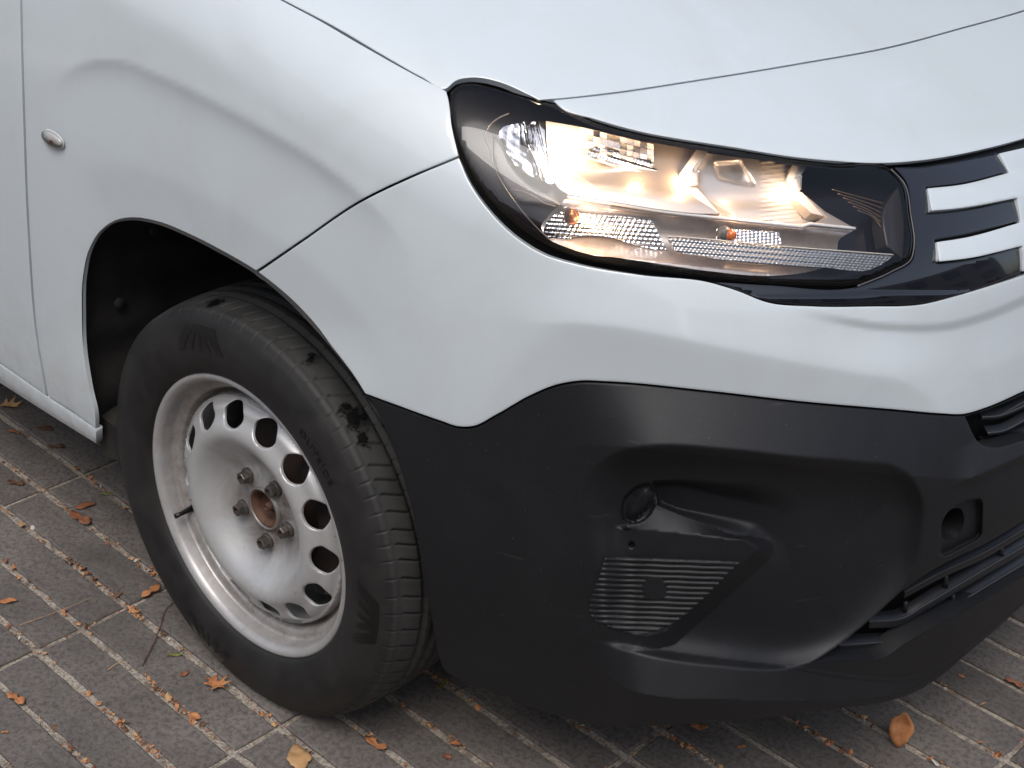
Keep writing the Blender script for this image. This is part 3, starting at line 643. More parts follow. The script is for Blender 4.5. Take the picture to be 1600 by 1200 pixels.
# lower bowl
GRYC = m_simple('lower_satin_bowl', (.66, .58, .53), .28, metal=.62, ns=60, nc=(.56, .48, .43))
def d_low(uv):
    u, v = uv[:, 0], uv[:, 1]; t = np.clip((v-(318+(u-880)*.11))/75, 0, 1)
    return -.030-.020*np.sin(t*math.pi)+.0005*np.sin(u*.9+v*.5)*(u > 1180)
low = panel('lower_reflector', [(846, 352), (858, 336), (884, 311, 1), (960, 321), (1040, 334), (1135, 345), (1252, 357, 1), (1266, 354, 1), (1334, 360, 1), (1312, 374), (1309, 412, 1), (1262, 425), (1200, 431), (1120, 425), (1040, 414), (960, 402), (905, 396), (870, 383)], GRYC, hl, d_low, step=3.5, er=0, rim=.004, norm=False)
# silver edge along the shelf, its sky reflection painted near white
ptube('shelf_edge', [(886, 307), (960, 318), (1040, 331), (1132, 341.5), (1252, 354.5, 1), (1266, 350, 1), (1336, 357)], .020, .0021, m_simple('bright_edge', (.92, .91, .89), .4, metal=.1), hl)
# ribbed signal reflector
def d_sig(uv):
    u, v = uv[:, 0], uv[:, 1]; w = v-(340+(u-920)*.09)
    return -.034+.0014*np.sin(w*.95+u*.02)+.0008*np.sin((u+w*.5)*.80)-.00012*w*w*.05
panel('signal_reflector', [(917, 333, 1), (960, 336), (1018, 343, 1), (1030, 367), (1043, 392, 1), (1000, 385), (950, 370), (905, 368), (868, 378), (849, 362), (856, 345), (882, 330), (900, 332)], CHROME, hl, d_sig, step=1.9, er=0, rim=.003, norm=False)
panel('signal_reflector', [(1120, 355, 1), (1217, 362, 1), (1222, 384, 1), (1119, 377, 1)], CHROME, hl, lambda uv: -.030+.0014*np.sin(uv[:, 1]*1.25+uv[:, 0]*.1)+.0010*np.sin(uv[:, 0]*1.0), step=1.9, er=0, rim=.003, norm=False)
# clear prism strip (daytime light)
def d_pr(uv):
    u, v = uv[:, 0], uv[:, 1]; w = v-(372+(u-1045)*.083)
    return -.018+.0010*np.sin(w*.80)+.0015*np.abs((((u+w*.7)*.31) % 2)-1)
PR = m_simple('clear_prism', (.62, .62, .62), .08, metal=.75)
panel('light_strip', [(1043, 369, 1), (1060, 370), (1200, 384), (1396, 399, 1), (1384, 409), (1360, 421), (1290, 418), (1150, 409), (1056, 394, 1)], PR, hl, d_pr, step=1.9, er=0, rim=.006, norm=False)
ptube('strip_edge', [(1043, 369), (1060, 370), (1200, 383), (1396, 398)], .0155, .0008, WARM, hl)
# bulbs
def ball(name, uv, depth, rad, mat, par, sc=(1, 1, 1)):
    bm = bmesh.new(); bmesh.ops.create_uvsphere(bm, u_segments=20, v_segments=12, radius=rad)
    for v in bm.verts: v.co = Vector((v.co.x*sc[0], v.co.y*sc[1], v.co.z*sc[2]))
    me = bpy.data.meshes.new(name); bm.to_mesh(me); bm.free(); me.polygons.foreach_set('use_smooth', [True]*len(me.polygons))
    o = link(name, me, mat, par); o.location = skin([uv], neg(depth))[0]; return o
LIT = m_emit('lit_filament', (1, .86, .62), 80)
ball('headlight_bulb', (881, 222), .036, .0085, LIT, hl, (1, 1, .8))
ball('position_bulb', (910, 342), .022, .0036, m_emit('lit_position_bulb', (1, .62, .32), 14), hl)
ball('bulb_socket', (893, 338), .027, .0095, m_simple('copper_socket', (.35, .13, .05), .22, metal=.8), hl, (1, .9, 1))
ball('signal_bulb', (1142, 367), .021, .0068, m_simple('amber_bulb', (.75, .16, .01), .12, coat=1), hl)
ball('signal_socket', (1131, 364), .026, .0085, m_simple('grey_socket', (.12, .12, .12), .4), hl)
def lamp(uv, depth, e, r=.004, col=(1, .64, .36)):
    ld = bpy.data.lights.new('headlight_glow_fill', 'POINT'); ld.energy = e; ld.shadow_soft_size = r; ld.color = col
    o = bpy.data.objects.new('headlight_glow_fill', ld); COL.objects.link(o); o.location = skin([uv], neg(depth))[0]; o.parent = hl
lamp((880, 226), .026, .30); lamp((900, 294), .018, .13); lamp((1000, 262), .006, .05); lamp((1072, 282), .020, .22); lamp((1236, 298), .018, .13); lamp((1160, 325), .010, .06); lamp((914, 356), .014, .07); lamp((960, 384), .010, .03)  # point lights added beyond the bulbs so reflectors and chevrons glow
# fine edges of the inner bezel seen through the lens
LN = m_simple('bezel_edge_grey', (.11, .105, .105), .3)
ptube('bezel_edge', [(795, 177), (781, 183), (763, 198), (757, 212), (764, 232), (770, 255), (783, 283), (808, 320), (835, 352), (862, 378)], .012, .0008, LN, hl)
ptube('bezel_edge', [(800, 296), (815, 299), (834, 307), (850, 317), (868, 322)], .018, .0006, m_simple('bezel_edge_light', (.35, .32, .31), .3), hl)
panel('bezel_block', [(770, 210, 1), (781, 222), (800, 262), (830, 292), (868, 312), (878, 322, 1), (840, 318), (806, 312), (788, 290), (772, 255)], m_simple('bezel_grey', (.07, .065, .065), .3), hl, neg(.040), step=5, er=.002, rim=.01)
BR = m_simple('brass_edge', (.22, .15, .09), .35, metal=.5)
for k in range(6):
    ptube('bezel_fin', [(1300+k*9-k*k*.2, 296+k*6.5), (1340+k*5, 307+k*6.6), (1381-k*.5, 318+k*8)], .030, .0007, BR, hl)
panel('bezel_step', [(1385, 385, 1), (1410, 404, 1), (1412, 340), (1404, 290, 1), (1380, 330)], m_simple('bezel_dark_grey', (.035, .03, .03), .25), hl, neg(.022), step=6, er=.002, rim=.02)
ptube('bezel_edge', [(1392, 264), (1413, 287), (1423, 335), (1428, 386), (1424, 404), (1392, 425), (1340, 447)], -.002, .0009, m_simple('trim_edge_grey', (.10, .10, .105), .25), hl)

# ------------------------------------------------------------------ wheel
WC = np.array([0, 0, .313]); ST = -.016
def lathe(name, prof, mat, parent, seg=160, closed=False, mod=None, mi=None):
    """prof: list of (outward offset, radius); axis through the wheel centre, outward = -Y"""
    V = []; Fc = []; n = len(prof)
    for i in range(seg):
        a = 2*math.pi*i/seg
        for j, (h, r) in enumerate(prof):
            if mod: h, r = mod(a, j, h, r)
            V.append((r*math.cos(a), -h, r*math.sin(a)))
    for i in range(seg):
        for j in range(n-1): Fc.append([i*n+j, i*n+j+1, ((i+1) % seg)*n+j+1, ((i+1) % seg)*n+j])
    return mesh_from(name, V, Fc, mat, parent)
RUB = None
def m_rubber():
    mt, n, l, o = newmat('tyre_rubber'); p = princ(n, l, o, (.02, .02, .02), .62, spec=.45)
    tc = n.new('ShaderNodeTexCoord'); sx = n.new('ShaderNodeSeparateXYZ'); l.new(tc.outputs['Object'], sx.inputs[0])
    r2 = mth(n, l, 'SQRT', mth(n, l, 'ADD', mth(n, l, 'POWER', sx.outputs['X'], 2.), mth(n, l, 'POWER', sx.outputs['Z'], 2.)))
    tread = ramp(n, l, r2, [(.3145, 0.), (.3175, 1.)])
    d = noise(n, l, 16, 6, .65, tc.outputs['Object'], .4)
    side = mix(n, l, ramp(n, l, d, [(.35, 0.), (.75, 1.)]), (.010, .0095, .0095), (.026, .024, .022))
    trd = mix(n, l, ramp(n, l, d, [(.3, 0.), (.7, 1.)]), (.028, .028, .027), (.050, .049, .046))
    # wet black patches on the tread
    w = None
    for (pu, pv, rad) in ((560, 650, .026), (487, 560, .013), (335, 470, .018), (572, 685, .013)):
        if rad == 0: continue
        dd = rays([(pu, pv)])[0]; A_ = dd[0]**2+dd[2]**2; B_ = 2*(dd[0]*O[0]+dd[2]*(O[2]-.313)); C_ = O[0]**2+(O[2]-.313)**2-.3235**2
        t_ = (-B_-math.sqrt(B_*B_-4*A_*C_))/(2*A_); q = O+dd*t_-[0, 0, .313]
        vm = n.new('ShaderNodeVectorMath'); vm.operation = 'DISTANCE'; l.new(tc.outputs['Object'], vm.inputs[0]); vm.inputs[1].default_value = tuple(map(float, q))
        e_ = mth(n, l, 'DIVIDE', vm.outputs['Value'], rad); w = e_ if w is None else mth(n, l, 'MINIMUM', w, e_)
    w = mth(n, l, 'ADD', w, mth(n, l, 'MULTIPLY', mth(n, l, 'SUBTRACT', noise(n, l, 70, 5, .7, tc.outputs['Object'], .5), .5), 3.2))
    w = ramp(n, l, w, [(.45, 1.), (1.0, 0.)]); trd = mix(n, l, w, trd, (.007, .007, .007))
    l.new(mix(n, l, tread, side, trd), p.inputs['Base Color'])
    l.new(mth(n, l, 'SUBTRACT', ramp(n, l, d, [(.3, .56), (.8, .72)]), mth(n, l, 'MULTIPLY', mth(n, l, 'MULTIPLY', w, tread), .4)), p.inputs['Roughness'])
    bump(n, l, p, noise(n, l, 500, 3, .6, tc.outputs['Object']), .25, .0006); return mt
RUB = m_rubber()
def m_steel():
    mt, n, l, o = newmat('painted_steel_wheel'); p = princ(n, l, o, (.5, .5, .49), .36, metal=.35, coat=.15)
    tc = n.new('ShaderNodeTexCoord'); sx = n.new('ShaderNodeSeparateXYZ'); l.new(tc.outputs['Object'], sx.inputs[0])
    r2 = mth(n, l, 'SQRT', mth(n, l, 'ADD', mth(n, l, 'POWER', sx.outputs['X'], 2.), mth(n, l, 'POWER', sx.outputs['Z'], 2.)))
    d = noise(n, l, 9, 7, .68, tc.outputs['Object'], .6); d2 = noise(n, l, 45, 5, .7, tc.outputs['Object'])
    c = mix(n, l, ramp(n, l, d, [(.35, 0.), (.8, .75)]), (.56, .565, .565), (.36, .335, .31))
    hub = mth(n, l, 'MULTIPLY', ramp(n, l, r2, [(.055, 1.), (.105, 0.)]), ramp(n, l, d, [(.36, 0.), (.62, 1.)]))
    c = mix(n, l, hub, c, (.13, .10, .085))
    barrel = mth(n, l, 'MULTIPLY', ramp(n, l, r2, [(.177, 0.), (.182, 1.)]), ramp(n, l, r2, [(.2, 1.), (.2125, .25)]))
    c = mix(n, l, mth(n, l, 'MULTIPLY', barrel, ramp(n, l, d2, [(.3, .2), (.65, .8)])), c, (.22, .17, .14))
    rust = mth(n, l, 'MULTIPLY', ramp(n, l, d2, [(.62, 0.), (.70, .7)]), ramp(n, l, d, [(.45, 0.), (.6, 1.)])); c = mix(n, l, rust, c, (.17, .085, .05))
    l.new(c, p.inputs['Base Color']); l.new(ramp(n, l, d, [(.3, .30), (.8, .55)]), p.inputs['Roughness']); bump(n, l, p, d2, .08, .001); return mt
STEEL = m_steel()
def rim():
    # barrel and flange
    prof = [(-.10, .206), (-.09, .200), (-.02, .172), (.030, .174), (.037, .1800), (.041, .1865), (.053, .1895), (.0575, .1925), (.0590, .1990), (.0600, .2035), (.0640, .2050), (.0780, .2068), (.0815, .2085), (.0855, .2120), (.0880, .2165), (.0872, .2200), (.0850, .2218), (.081, .2225), (.074, .2215), (.070, .215)]
    o = lathe('wheel', prof, STEEL, van, 200)
    o.location = WC; o.rotation_euler = (0, 0, ST)
    return o
wheel = rim()
def disc():
    # pressed disc: hole ring on an annulus, dished centre
    def hgt(r):
        f = spline([.0, .030, .034, .046, .060, .073, .090, .104, .116, .127, .138, .156, .171, .1775, .1802, .1808], [.047, .047, .0465, .0455, .044, .0455, .0565, .0695, .0795, .0838, .0822, .0722, .0625, .0575, .050, .040]); return f(r)
    N = 14; seg = 14*24; a_off = 0; holes = []
    rs = list(np.linspace(.031, .128, 30)); V = []; Fc = []
    # build as 2D region polar with holes using the CDT helper in scaled units
    sc = 2000.
    outl = [(sc*.1808*math.cos(a), sc*.1808*math.sin(a)) for a in np.linspace(0, 2*math.pi, 260, endpoint=False)]
    hub = [(sc*.031*math.cos(a), sc*.031*math.sin(a)) for a in np.linspace(0, 2*math.pi, 60, endpoint=False)]
    hs_ = [np.array(hub)]
    for k in range(N):
        a0 = math.radians(-.8+360/N*k+.8); c, s = math.cos(a0), math.sin(a0); pts = []
        for t in np.linspace(0, 2*math.pi, 36, endpoint=False):
            rr_ = .1560+.0178*math.cos(t); tt = .0228*math.sin(t); pts.append((sc*(rr_*c-tt*s), sc*(rr_*s+tt*c)))
        hs_.append(np.array(pts))
    V2, F2, loops, AB = tri_region(np.array(outl), hs_, 6.)
    R_ = np.hypot(V2[:, 0], V2[:, 1])/sc; H = hgt(R_)
    # rolled edges of the holes
    for k in range(1, len(hs_)):
        d = segd(V2, hs_[k], np.roll(hs_[k], -1, 0))[0]/sc; H = H-.0012*np.clip(1-d/.0014, 0, 1)**2
    # pads round the bolts
    for k in range(5):
        a = math.radians(60+72*k); dx = V2[:, 0]/sc-.054*math.cos(a); dz = V2[:, 1]/sc-.054*math.sin(a); H = H+.006*np.exp(-((dx*dx+dz*dz)/.0125**2)**2)
    P3 = [(v[0]/sc, -h, v[1]/sc) for v, h in zip(V2, H)]
    Fc = [list(f) for f in F2]
    for f in Fc:
        a, b, c = (V2[i] for i in f[:3]); 
        if (b[0]-a[0])*(c[1]-a[1])-(b[1]-a[1])*(c[0]-a[0]) < 0: f.reverse()
    for lp in loops:      # sheet thickness at the openings
        s0 = len(P3); P3 += [P3[i] for i in lp]; P3 += [(P3[i][0], P3[i][1]+.0035, P3[i][2]) for i in lp]; n = len(lp)
        for k in range(n): Fc.append([s0+k, s0+(k+1) % n, s0+n+(k+1) % n, s0+n+k])
    return mesh_from('wheel_disc', P3, Fc, STEEL, wheel)
disc()
# hub: dark recess, rusty nut, shaft
RUST = m_simple('rusty_iron', (.12, .055, .032), .7, ns=90, nc=(.06, .035, .025), bs=300, bd=.001)
lathe('hub', [(.040, .0315), (.049, .0305), (.049, .0275), (.034, .0265), (.024, .026), (.022, .012), (.034, .0118), (.034, .0065), (.046, .006), (.047, .0045), (.045, .0042), (.045, .0)], RUST, wheel, 40)
lathe('hub_ring', [(.044, .0345), (.0515, .0335), (.0518, .0305), (.044, .0300)], m_simple('hub_ring_steel', (.30, .28, .26), .45, metal=.6), wheel, 48)
BOLT = m_simple('lug_bolt_steel', (.13, .118, .11), .42, metal=.6, ns=120, nc=(.09, .065, .05))
for k in range(5):
    a = math.radians(60+72*k); c = (.054*math.cos(a), .054*math.sin(a)); V = []; Fc = []
    rings = [(.046, .0125, 0), (.051, .0125, 0), (.0525, .0105, 0), (.0530, .0088, 1), (.0618, .0088, 1), (.0630, .0078, 1), (.0630, .0048, 0), (.0580, .0045, 0)]; sg = 24
    for h, r, hx in rings:
        for i in range(sg):
            t = 2*math.pi*i/sg+k*.4; q = r
            if hx: q = r/ max(.2, math.cos(((t-k*.4) % (math.pi/3))-math.pi/6))*.95
            V.append((c[0]+q*math.cos(t), -h, c[1]+q*math.sin(t)))
    for j in range(len(rings)-1):
        for i in range(sg): Fc.append([j*sg+i, (j*sg+(i+1) % sg), (j+1)*sg+(i+1) % sg, (j+1)*sg+i])
    Fc.append([(len(rings)-1)*sg+i for i in range(sg)])
    b = mesh_from('lug_bolt', V, Fc, BOLT, wheel, smooth=False)
va = math.atan2(-.085, -.182)
tube('valve_stem', [(.190*math.cos(va), -.050, .190*math.sin(va)), (.188*math.cos(va), -.066, .188*math.sin(va)), (.186*math.cos(va), -.078, .186*math.sin(va)), (.1855*math.cos(va), -.088, .1855*math.sin(va))], [.0055, .0042, .0036, .0042], m_simple('valve_rubber', (.008, .008, .008), .4), wheel, 12)
# brake parts behind the holes, and a dark disc for the shade
lathe('brake_disc', [(.0, .135), (.008, .135), (.008, .07), (.02, .065), (.02, .03)], m_simple('brake_iron', (.035, .026, .022), .6, metal=.2, ns=40, nc=(.06, .028, .018)), wheel, 64)  # iron darkened to carry the shade inside the wheel
lathe('hole_shade_disc', [(-.055, .171), (-.045, .15), (-.035, .12), (-.03, .0)], DARK, wheel, 48)  # dark disc added to paint the shade seen through the holes
def caliper():
    V = []; Fc = []
    for h in (.034, -.02):
        for i in range(12):
            a = math.radians(-45+100*i/11)
            for r in (.105, .150): V.append((r*math.cos(a), -h, r*math.sin(a)))
    for i in range(11):
        for s in (0, 24):
            q = s+i*2; Fc.append([q, q+1, q+3, q+2])
        Fc.append([i*2+1, 24+i*2+1, 24+i*2+3, i*2+3]); Fc.append([i*2, i*2+2, 24+i*2+2, 24+i*2])
    mesh_from('brake_caliper', V, Fc, m_simple('caliper_iron', (.05, .046, .043), .6, metal=.2, ns=50, nc=(.05, .03, .022)), wheel, smooth=False)
caliper()
# tyre
def tyre():
    # profile from outer bead, over the sidewall, across the tread, down the inner side
    pr = [(.070, .214), (.083, .2195), (.0895, .224), (.0925, .2275), (.0955, .236), (.0985, .247), (.1005, .258), (.1015, .268), (.1012, .276), (.0995, .285), (.0968, .294), (.0935, .302), (.0915, .3065), (.0885, .3105), (.0862, .3135), (.0838, .3160), (.080, .3178)]
    tread = []
    xs = np.linspace(.0775, -.0775, 47)
    for x in xs:
        r = .3252-.0062*(abs(x)/.0775)**2.4-.0012*(abs(x)/.0775)**8
        tread.append((float(x), float(r)))
    pr += tread; pr += [(-x, r) for x, r in pr[:17]][::-1]
    n0 = 17; seg = 1260; GRV = [.036, .0125, -.0125, -.036]
    V = []; Fc = []; n = len(pr)
    rt = np.random.default_rng(5); pit = np.cumsum(rt.uniform(.8, 1.2, 78)); pit = pit/pit[-1]*seg
    sip = np.zeros(seg)
    for q in pit:
        sip[int(q) % seg] = 1
    sip2 = np.roll(sip, 8)
    for i in range(seg):
        a = 2*math.pi*i/seg
        for j, (h, r) in enumerate(pr):
            if n0 <= j < n0+len(tread):
                for g_ in GRV:
                    if abs(h-g_) < .0036: r -= .0065
                    elif abs(h-g_) < .0050: r -= .001
                sh = int((h-.036)/.0034*1.9) if h < .034 else int((.0775-h)/.0034*1.0)
                if .0430 < h < .0740 and sip[(i+sh) % seg]: r -= .0065
                if -.036 < h < .034 and sip2[(i-sh) % seg] and abs((h % .0235)-.008) < .009: r -= .003
                if h < -.040 and sip[(i+3) % seg]: r -= .0045
            elif j in (13, 14, 15, 16) and sip[(i) % seg]: r -= .0016; h -= .0012
            if math.sin(a) < -.955 and r > .30:       # contact patch
                zz = r*math.sin(a); r = min(r, .3128/abs(math.sin(a)))
            # raised sidewall rings
            if j == 5: h += .0011
            if j == 11: h += .0009
            V.append((r*math.cos(a), -h, r*math.sin(a)))
    for i in range(seg):
        for j in range(n-1): Fc.append([i*n+j, i*n+j+1, ((i+1) % seg)*n+j+1, ((i+1) % seg)*n+j])
    o = mesh_from('tyre', V, Fc, RUB, wheel)
    return o
ty = tyre()
def sidewall_pt(a, r, out=0.):
    hh = np.interp(r, [.2195, .224, .2275, .236, .247, .258, .268, .276, .285, .294, .302, .3065], [.083, .0895, .0925, .0955, .0992, .1005, .1015, .1012, .0995, .0968, .0944, .0915])
    return (r*math.cos(a), -(hh+out), r*math.sin(a))
def text_on_tyre(txt, a_mid, r0, size, mat, gap=1.0):
    """letters read clockwise round the sidewall; r0 = baseline radius"""
    cu = bpy.data.curves.new('sidewall_lettering', 'FONT'); cu.body = txt; cu.size = size; cu.space_character = 1.15*gap; cu.extrude = .0004; cu.align_x = 'CENTER'
    ob = bpy.data.objects.new('tmp_text', cu); COL.objects.link(ob); bpy.context.view_layer.update()
    me = bpy.data.meshes.new_from_object(ob); bpy.data.objects.remove(ob)
    bm = bmesh.new(); bm.from_mesh(me); bmesh.ops.subdivide_edges(bm, edges=[e for e in bm.edges if e.calc_length() > .003], cuts=2)
    for v in bm.verts:
        a = a_mid-v.co.x/(r0+size*.4); r = r0+v.co.y; v.co = Vector(sidewall_pt(a, r, .0005+(.0006 if v.co.z > 0 else -.0006)))
    bm.to_mesh(me); bm.free(); o = link('sidewall_lettering', me, mat, ty); return o
RUBD = m_simple('sidewall_print', (.0045, .0045, .0045), .28, spec=.6); RUBG = m_simple('sidewall_raised', (.022, .022, .021), .45)
text_on_tyre('OUTSIDE', math.radians(47), .258, .0175, RUBD, 1.1)
def wedge(a0, pts, mat):
    V = []; Fc = []
    n = len(pts)
    for (da, r) in pts: V.append(sidewall_pt(a0+da, r, .0009))
    # subdivide strip quads: pts come as inner/outer pairs
    mesh_from('sidewall_pattern', V, [[2*i, 2*i+1, 2*i+3, 2*i+2] for i in range(n//2-1)], mat, ty)
for a0 in (math.radians(104), math.radians(-4), math.radians(-108)):
    for (s, w, sl) in ((-.22, .085, .10), (-.11, .05, .06), (-.015, .035, .0), (.05, .05, -.06), (.13, .085, -.10)):
        pts = []
        for k in range(8):
            f = k/7; r = .262+.036*f; c = s+sl*f
            pts.append((-(c+w*.1*(1-f)), r)); pts.append((-(c+w*(.75+.25*f)), r))
        wedge(a0, pts, RUBD)
# ------------------------------------------------------------------ paving
TA, TP, TO, TQ, TQO = 3.1099, .08396, -.060071, -.398168, .694583
tdir = np.array([math.cos(TA), math.sin(TA)]); mdir = np.array([-math.sin(TA), math.cos(TA)])
def m_paver():
    mt, n, l, o = newmat('grey_concrete_paver'); p = princ(n, l, o, (.1, .1, .1), .78, spec=.4)
    at = n.new('ShaderNodeAttribute'); at.attribute_name = 'tone'
    f1 = noise(n, l, 4, 8, .70, dist=.6); f2 = noise(n, l, 120, 5, .7); f3 = noise(n, l, 600, 2)
    c = mix(n, l, ramp(n, l, f1, [(.3, 0.), (.72, 1.)]), (.090, .079, .072), (.200, .177, .160))
    c = mix(n, l, ramp(n, l, f2, [(.34, .75), (.56, 0.)]), c, (.045, .038, .034))
    c = mix(n, l, ramp(n, l, f3, [(.62, 0.), (.75, .55)]), c, (.30, .285, .27))
    hv = n.new('ShaderNodeMix'); hv.data_type = 'RGBA'; hv.blend_type = 'MULTIPLY'; hv.inputs[0].default_value = 1
    l.new(c, hv.inputs[6]); l.new(ramp(n, l, at.outputs['Fac'], [(0., .88), (1., 1.12)]), hv.inputs[7])
    g = n.new('ShaderNodeNewGeometry'); v = n.new('ShaderNodeTexVoronoi'); v.inputs['Scale'].default_value = 55; l.new(g.outputs['Position'], v.inputs['Vector'])
    sp = mth(n, l, 'MULTIPLY', ramp(n, l, v.outputs['Distance'], [(.0, 1.), (.07, 0.)]), ramp(n, l, v.outputs['Color'], [(.80, 0.), (.86, 1.)]))
    c = mix(n, l, sp, hv.outputs[2], (.5, .48, .45))
    # faint old grit film near edges
    gr = ramp(n, l, noise(n, l, 38, 6, .75), [(.57, 0.), (.72, .28)]); c = mix(n, l, gr, c, (.17, .145, .12))
    st = ramp(n, l, noise(n, l, 2.2, 5, .6, dist=1.), [(.56, 0.), (.66, .55)]); c = mix(n, l, st, c, (.055, .047, .043))
    l.new(c, p.inputs['Base Color']); bump(n, l, p, mix(n, l, .5, f2, f3), .55, .0016); return mt
def m_sand():
    mt, n, l, o = newmat('joint_grit'); p = princ(n, l, o, (.3, .26, .2), .9)
    f = noise(n, l, 220, 4, .7); f2 = noise(n, l, 28, 5, .6)
    c = mix(n, l, ramp(n, l, f, [(.36, 0.), (.60, 1.)]), (.18, .148, .118), (.46, .41, .345))
    c = mix(n, l, ramp(n, l, f2, [(.50, 0.), (.62, .65)]), c, (.11, .075, .055)); l.new(c, p.inputs['Base Color'])
    bump(n, l, p, f, .8, .003); return mt
PAV = m_paver(); SAND = m_sand()
def pavers():
    V = []; Fc = []; tone = []; rp = np.random.default_rng(11)
    cm = np.array([.3, -.2])@mdir; ct = np.array([.3, -.2])@tdir
    k0 = int(round((cm-TO)/TP)); j0 = int(round((ct-TQO)/TQ)); K = 48; J = 11
    for k in range(k0-K, k0+K):
        for j in range(j0-J, j0+J):
            m0 = TO+k*TP+.0066; m1 = TO+(k+1)*TP-.0066
            ta, tb = TQO+j*TQ, TQO+(j+1)*TQ; t0, t1 = min(ta, tb)+.005, max(ta, tb)-.005
            jit = rp.normal(0, .0007, 4); z = rp.normal(0, .0005, 4)-.0004; b = .0028
            base = len(V); ns = 14
            # wobbly worn outline
            ring = []
            for s in range(ns): ring.append((t0+(t1-t0)*s/ns, m0+jit[0]))
            ring += [(t1, m0+jit[0]+(m1-m0)*s/3) for s in range(3)]
            for s in range(ns): ring.append((t1-(t1-t0)*s/ns, m1+jit[1]))
            ring += [(t0, m1+jit[1]-(m1-m0)*s/3) for s in range(3)]
            n = len(ring); cx, cy = (t0+t1)/2, (m0+m1)/2
            wob = rp.normal(0, .0007, (n, 2))
            for q, (t, m_) in enumerate(ring):
                t += wob[q, 0]; m_ += wob[q, 1]; P = t*tdir+m_*mdir; V.append((P[0], P[1], -.016))
            for q, (t, m_) in enumerate(ring):
                t += wob[q, 0]; m_ += wob[q, 1]; P = t*tdir+m_*mdir; V.append((P[0], P[1], z[0]-b+abs(wob[q, 0])*-.5))
            for q, (t, m_) in enumerate(ring):
                t += wob[q, 0]; m_ += wob[q, 1]; t += b*np.sign(cx-t)*(1 if abs(t-cx) > (t1-t0)/2-.004 else 0); m_ += b*np.sign(cy-m_)*(1 if abs(m_-cy) > (m1-m0)/2-.004 else 0)
                P = t*tdir+m_*mdir; V.append((P[0], P[1], z[0]+(z[1]-z[0])*.3*(t-cx)/.2))
            tn = float(np.clip(rp.normal(.5, .22), 0, 1))
            for q in range(n):
                q2 = (q+1) % n
                for r in (0, n): Fc.append([base+r+q, base+r+q2, base+r+n+q2, base+r+n+q]); tone.append(tn)
            Fc.append([base+2*n+q for q in range(n)]); tone.append(tn)
    o = mesh_from('pavement', V, Fc, PAV, None, smooth=False)
    a = o.data.attributes.new('tone', 'FLOAT', 'FACE'); a.data.foreach_set('value', tone)
    bm = bmesh.new(); bm.from_mesh(o.data); bmesh.ops.recalc_face_normals(bm, faces=bm.faces[:]); bm.to_mesh(o.data); bm.free()
    tag(o, kind='structure', label='dark grey concrete pavers in long narrow strips')
pavers()
def sheet(name, c, half, z, mat):
    o = mesh_from(name, [(c[0]-half, c[1]-half, z), (c[0]+half, c[1]-half, z), (c[0]+half, c[1]+half, z), (c[0]-half, c[1]+half, z)], [(0, 1, 2, 3)], mat, None, smooth=False)
    return tag(o, kind='structure')
sheet('paving_joint_bed', (.3, -.2), 5.2, -.0062, SAND)
sheet('ground', (0, 0), 150, -.03, m_simple('far_paving', (.09, .084, .08), .85, ns=3, nc=(.12, .112, .105)))

# ------------------------------------------------------------------ leaves and twigs
def leafmat(name, c1, c2):
    return m_simple(name, c1, .6, ns=70, nc=c2, bs=160, bd=.0008, spec=.35)
LM = {'orange': leafmat('orange_leaf', (.50, .22, .09), (.33, .13, .055)), 'tan': leafmat('tan_leaf', (.50, .30, .14), (.36, .19, .085)), 'brown': leafmat('brown_leaf', (.14, .075, .04), (.07, .035, .02)),
      'green': leafmat('green_leaf', (.20, .22, .055), (.12, .11, .03)), 'rust': leafmat('rust_leaf', (.30, .12, .06), (.17, .065, .035))}
SH = {'kite': [(-1, 0), (-.75, .28), (-.2, .55), (.35, .60), (.62, .34), (1, 0), (.62, -.34), (.35, -.55), (-.2, -.5), (-.75, -.25)],
      'lobed': [(-1, -.05), (-.55, .12), (-.35, .62), (-.1, .28), (.25, .85), (.32, .32), (.85, .45), (.6, .05), (1, -.3), (.4, -.25), (.28, -.8), (-.08, -.3), (-.5, -.55), (-.5, -.1)],
      'oval': [(-1, 0), (-.6, .32), (0, .45), (.6, .3), (1, 0), (.6, -.3), (0, -.42), (-.6, -.3)],
      'slim': [(-1, 0), (-.5, .16), (.1, .2), (.7, .12), (1, 0), (.7, -.12), (.1, -.2), (-.5, -.14)],
      'scrap': [(-1, -.2), (-.5, .3), (0, .15), (.4, .5), (1, .1), (.6, -.35), (0, -.2), (-.4, -.5)]}
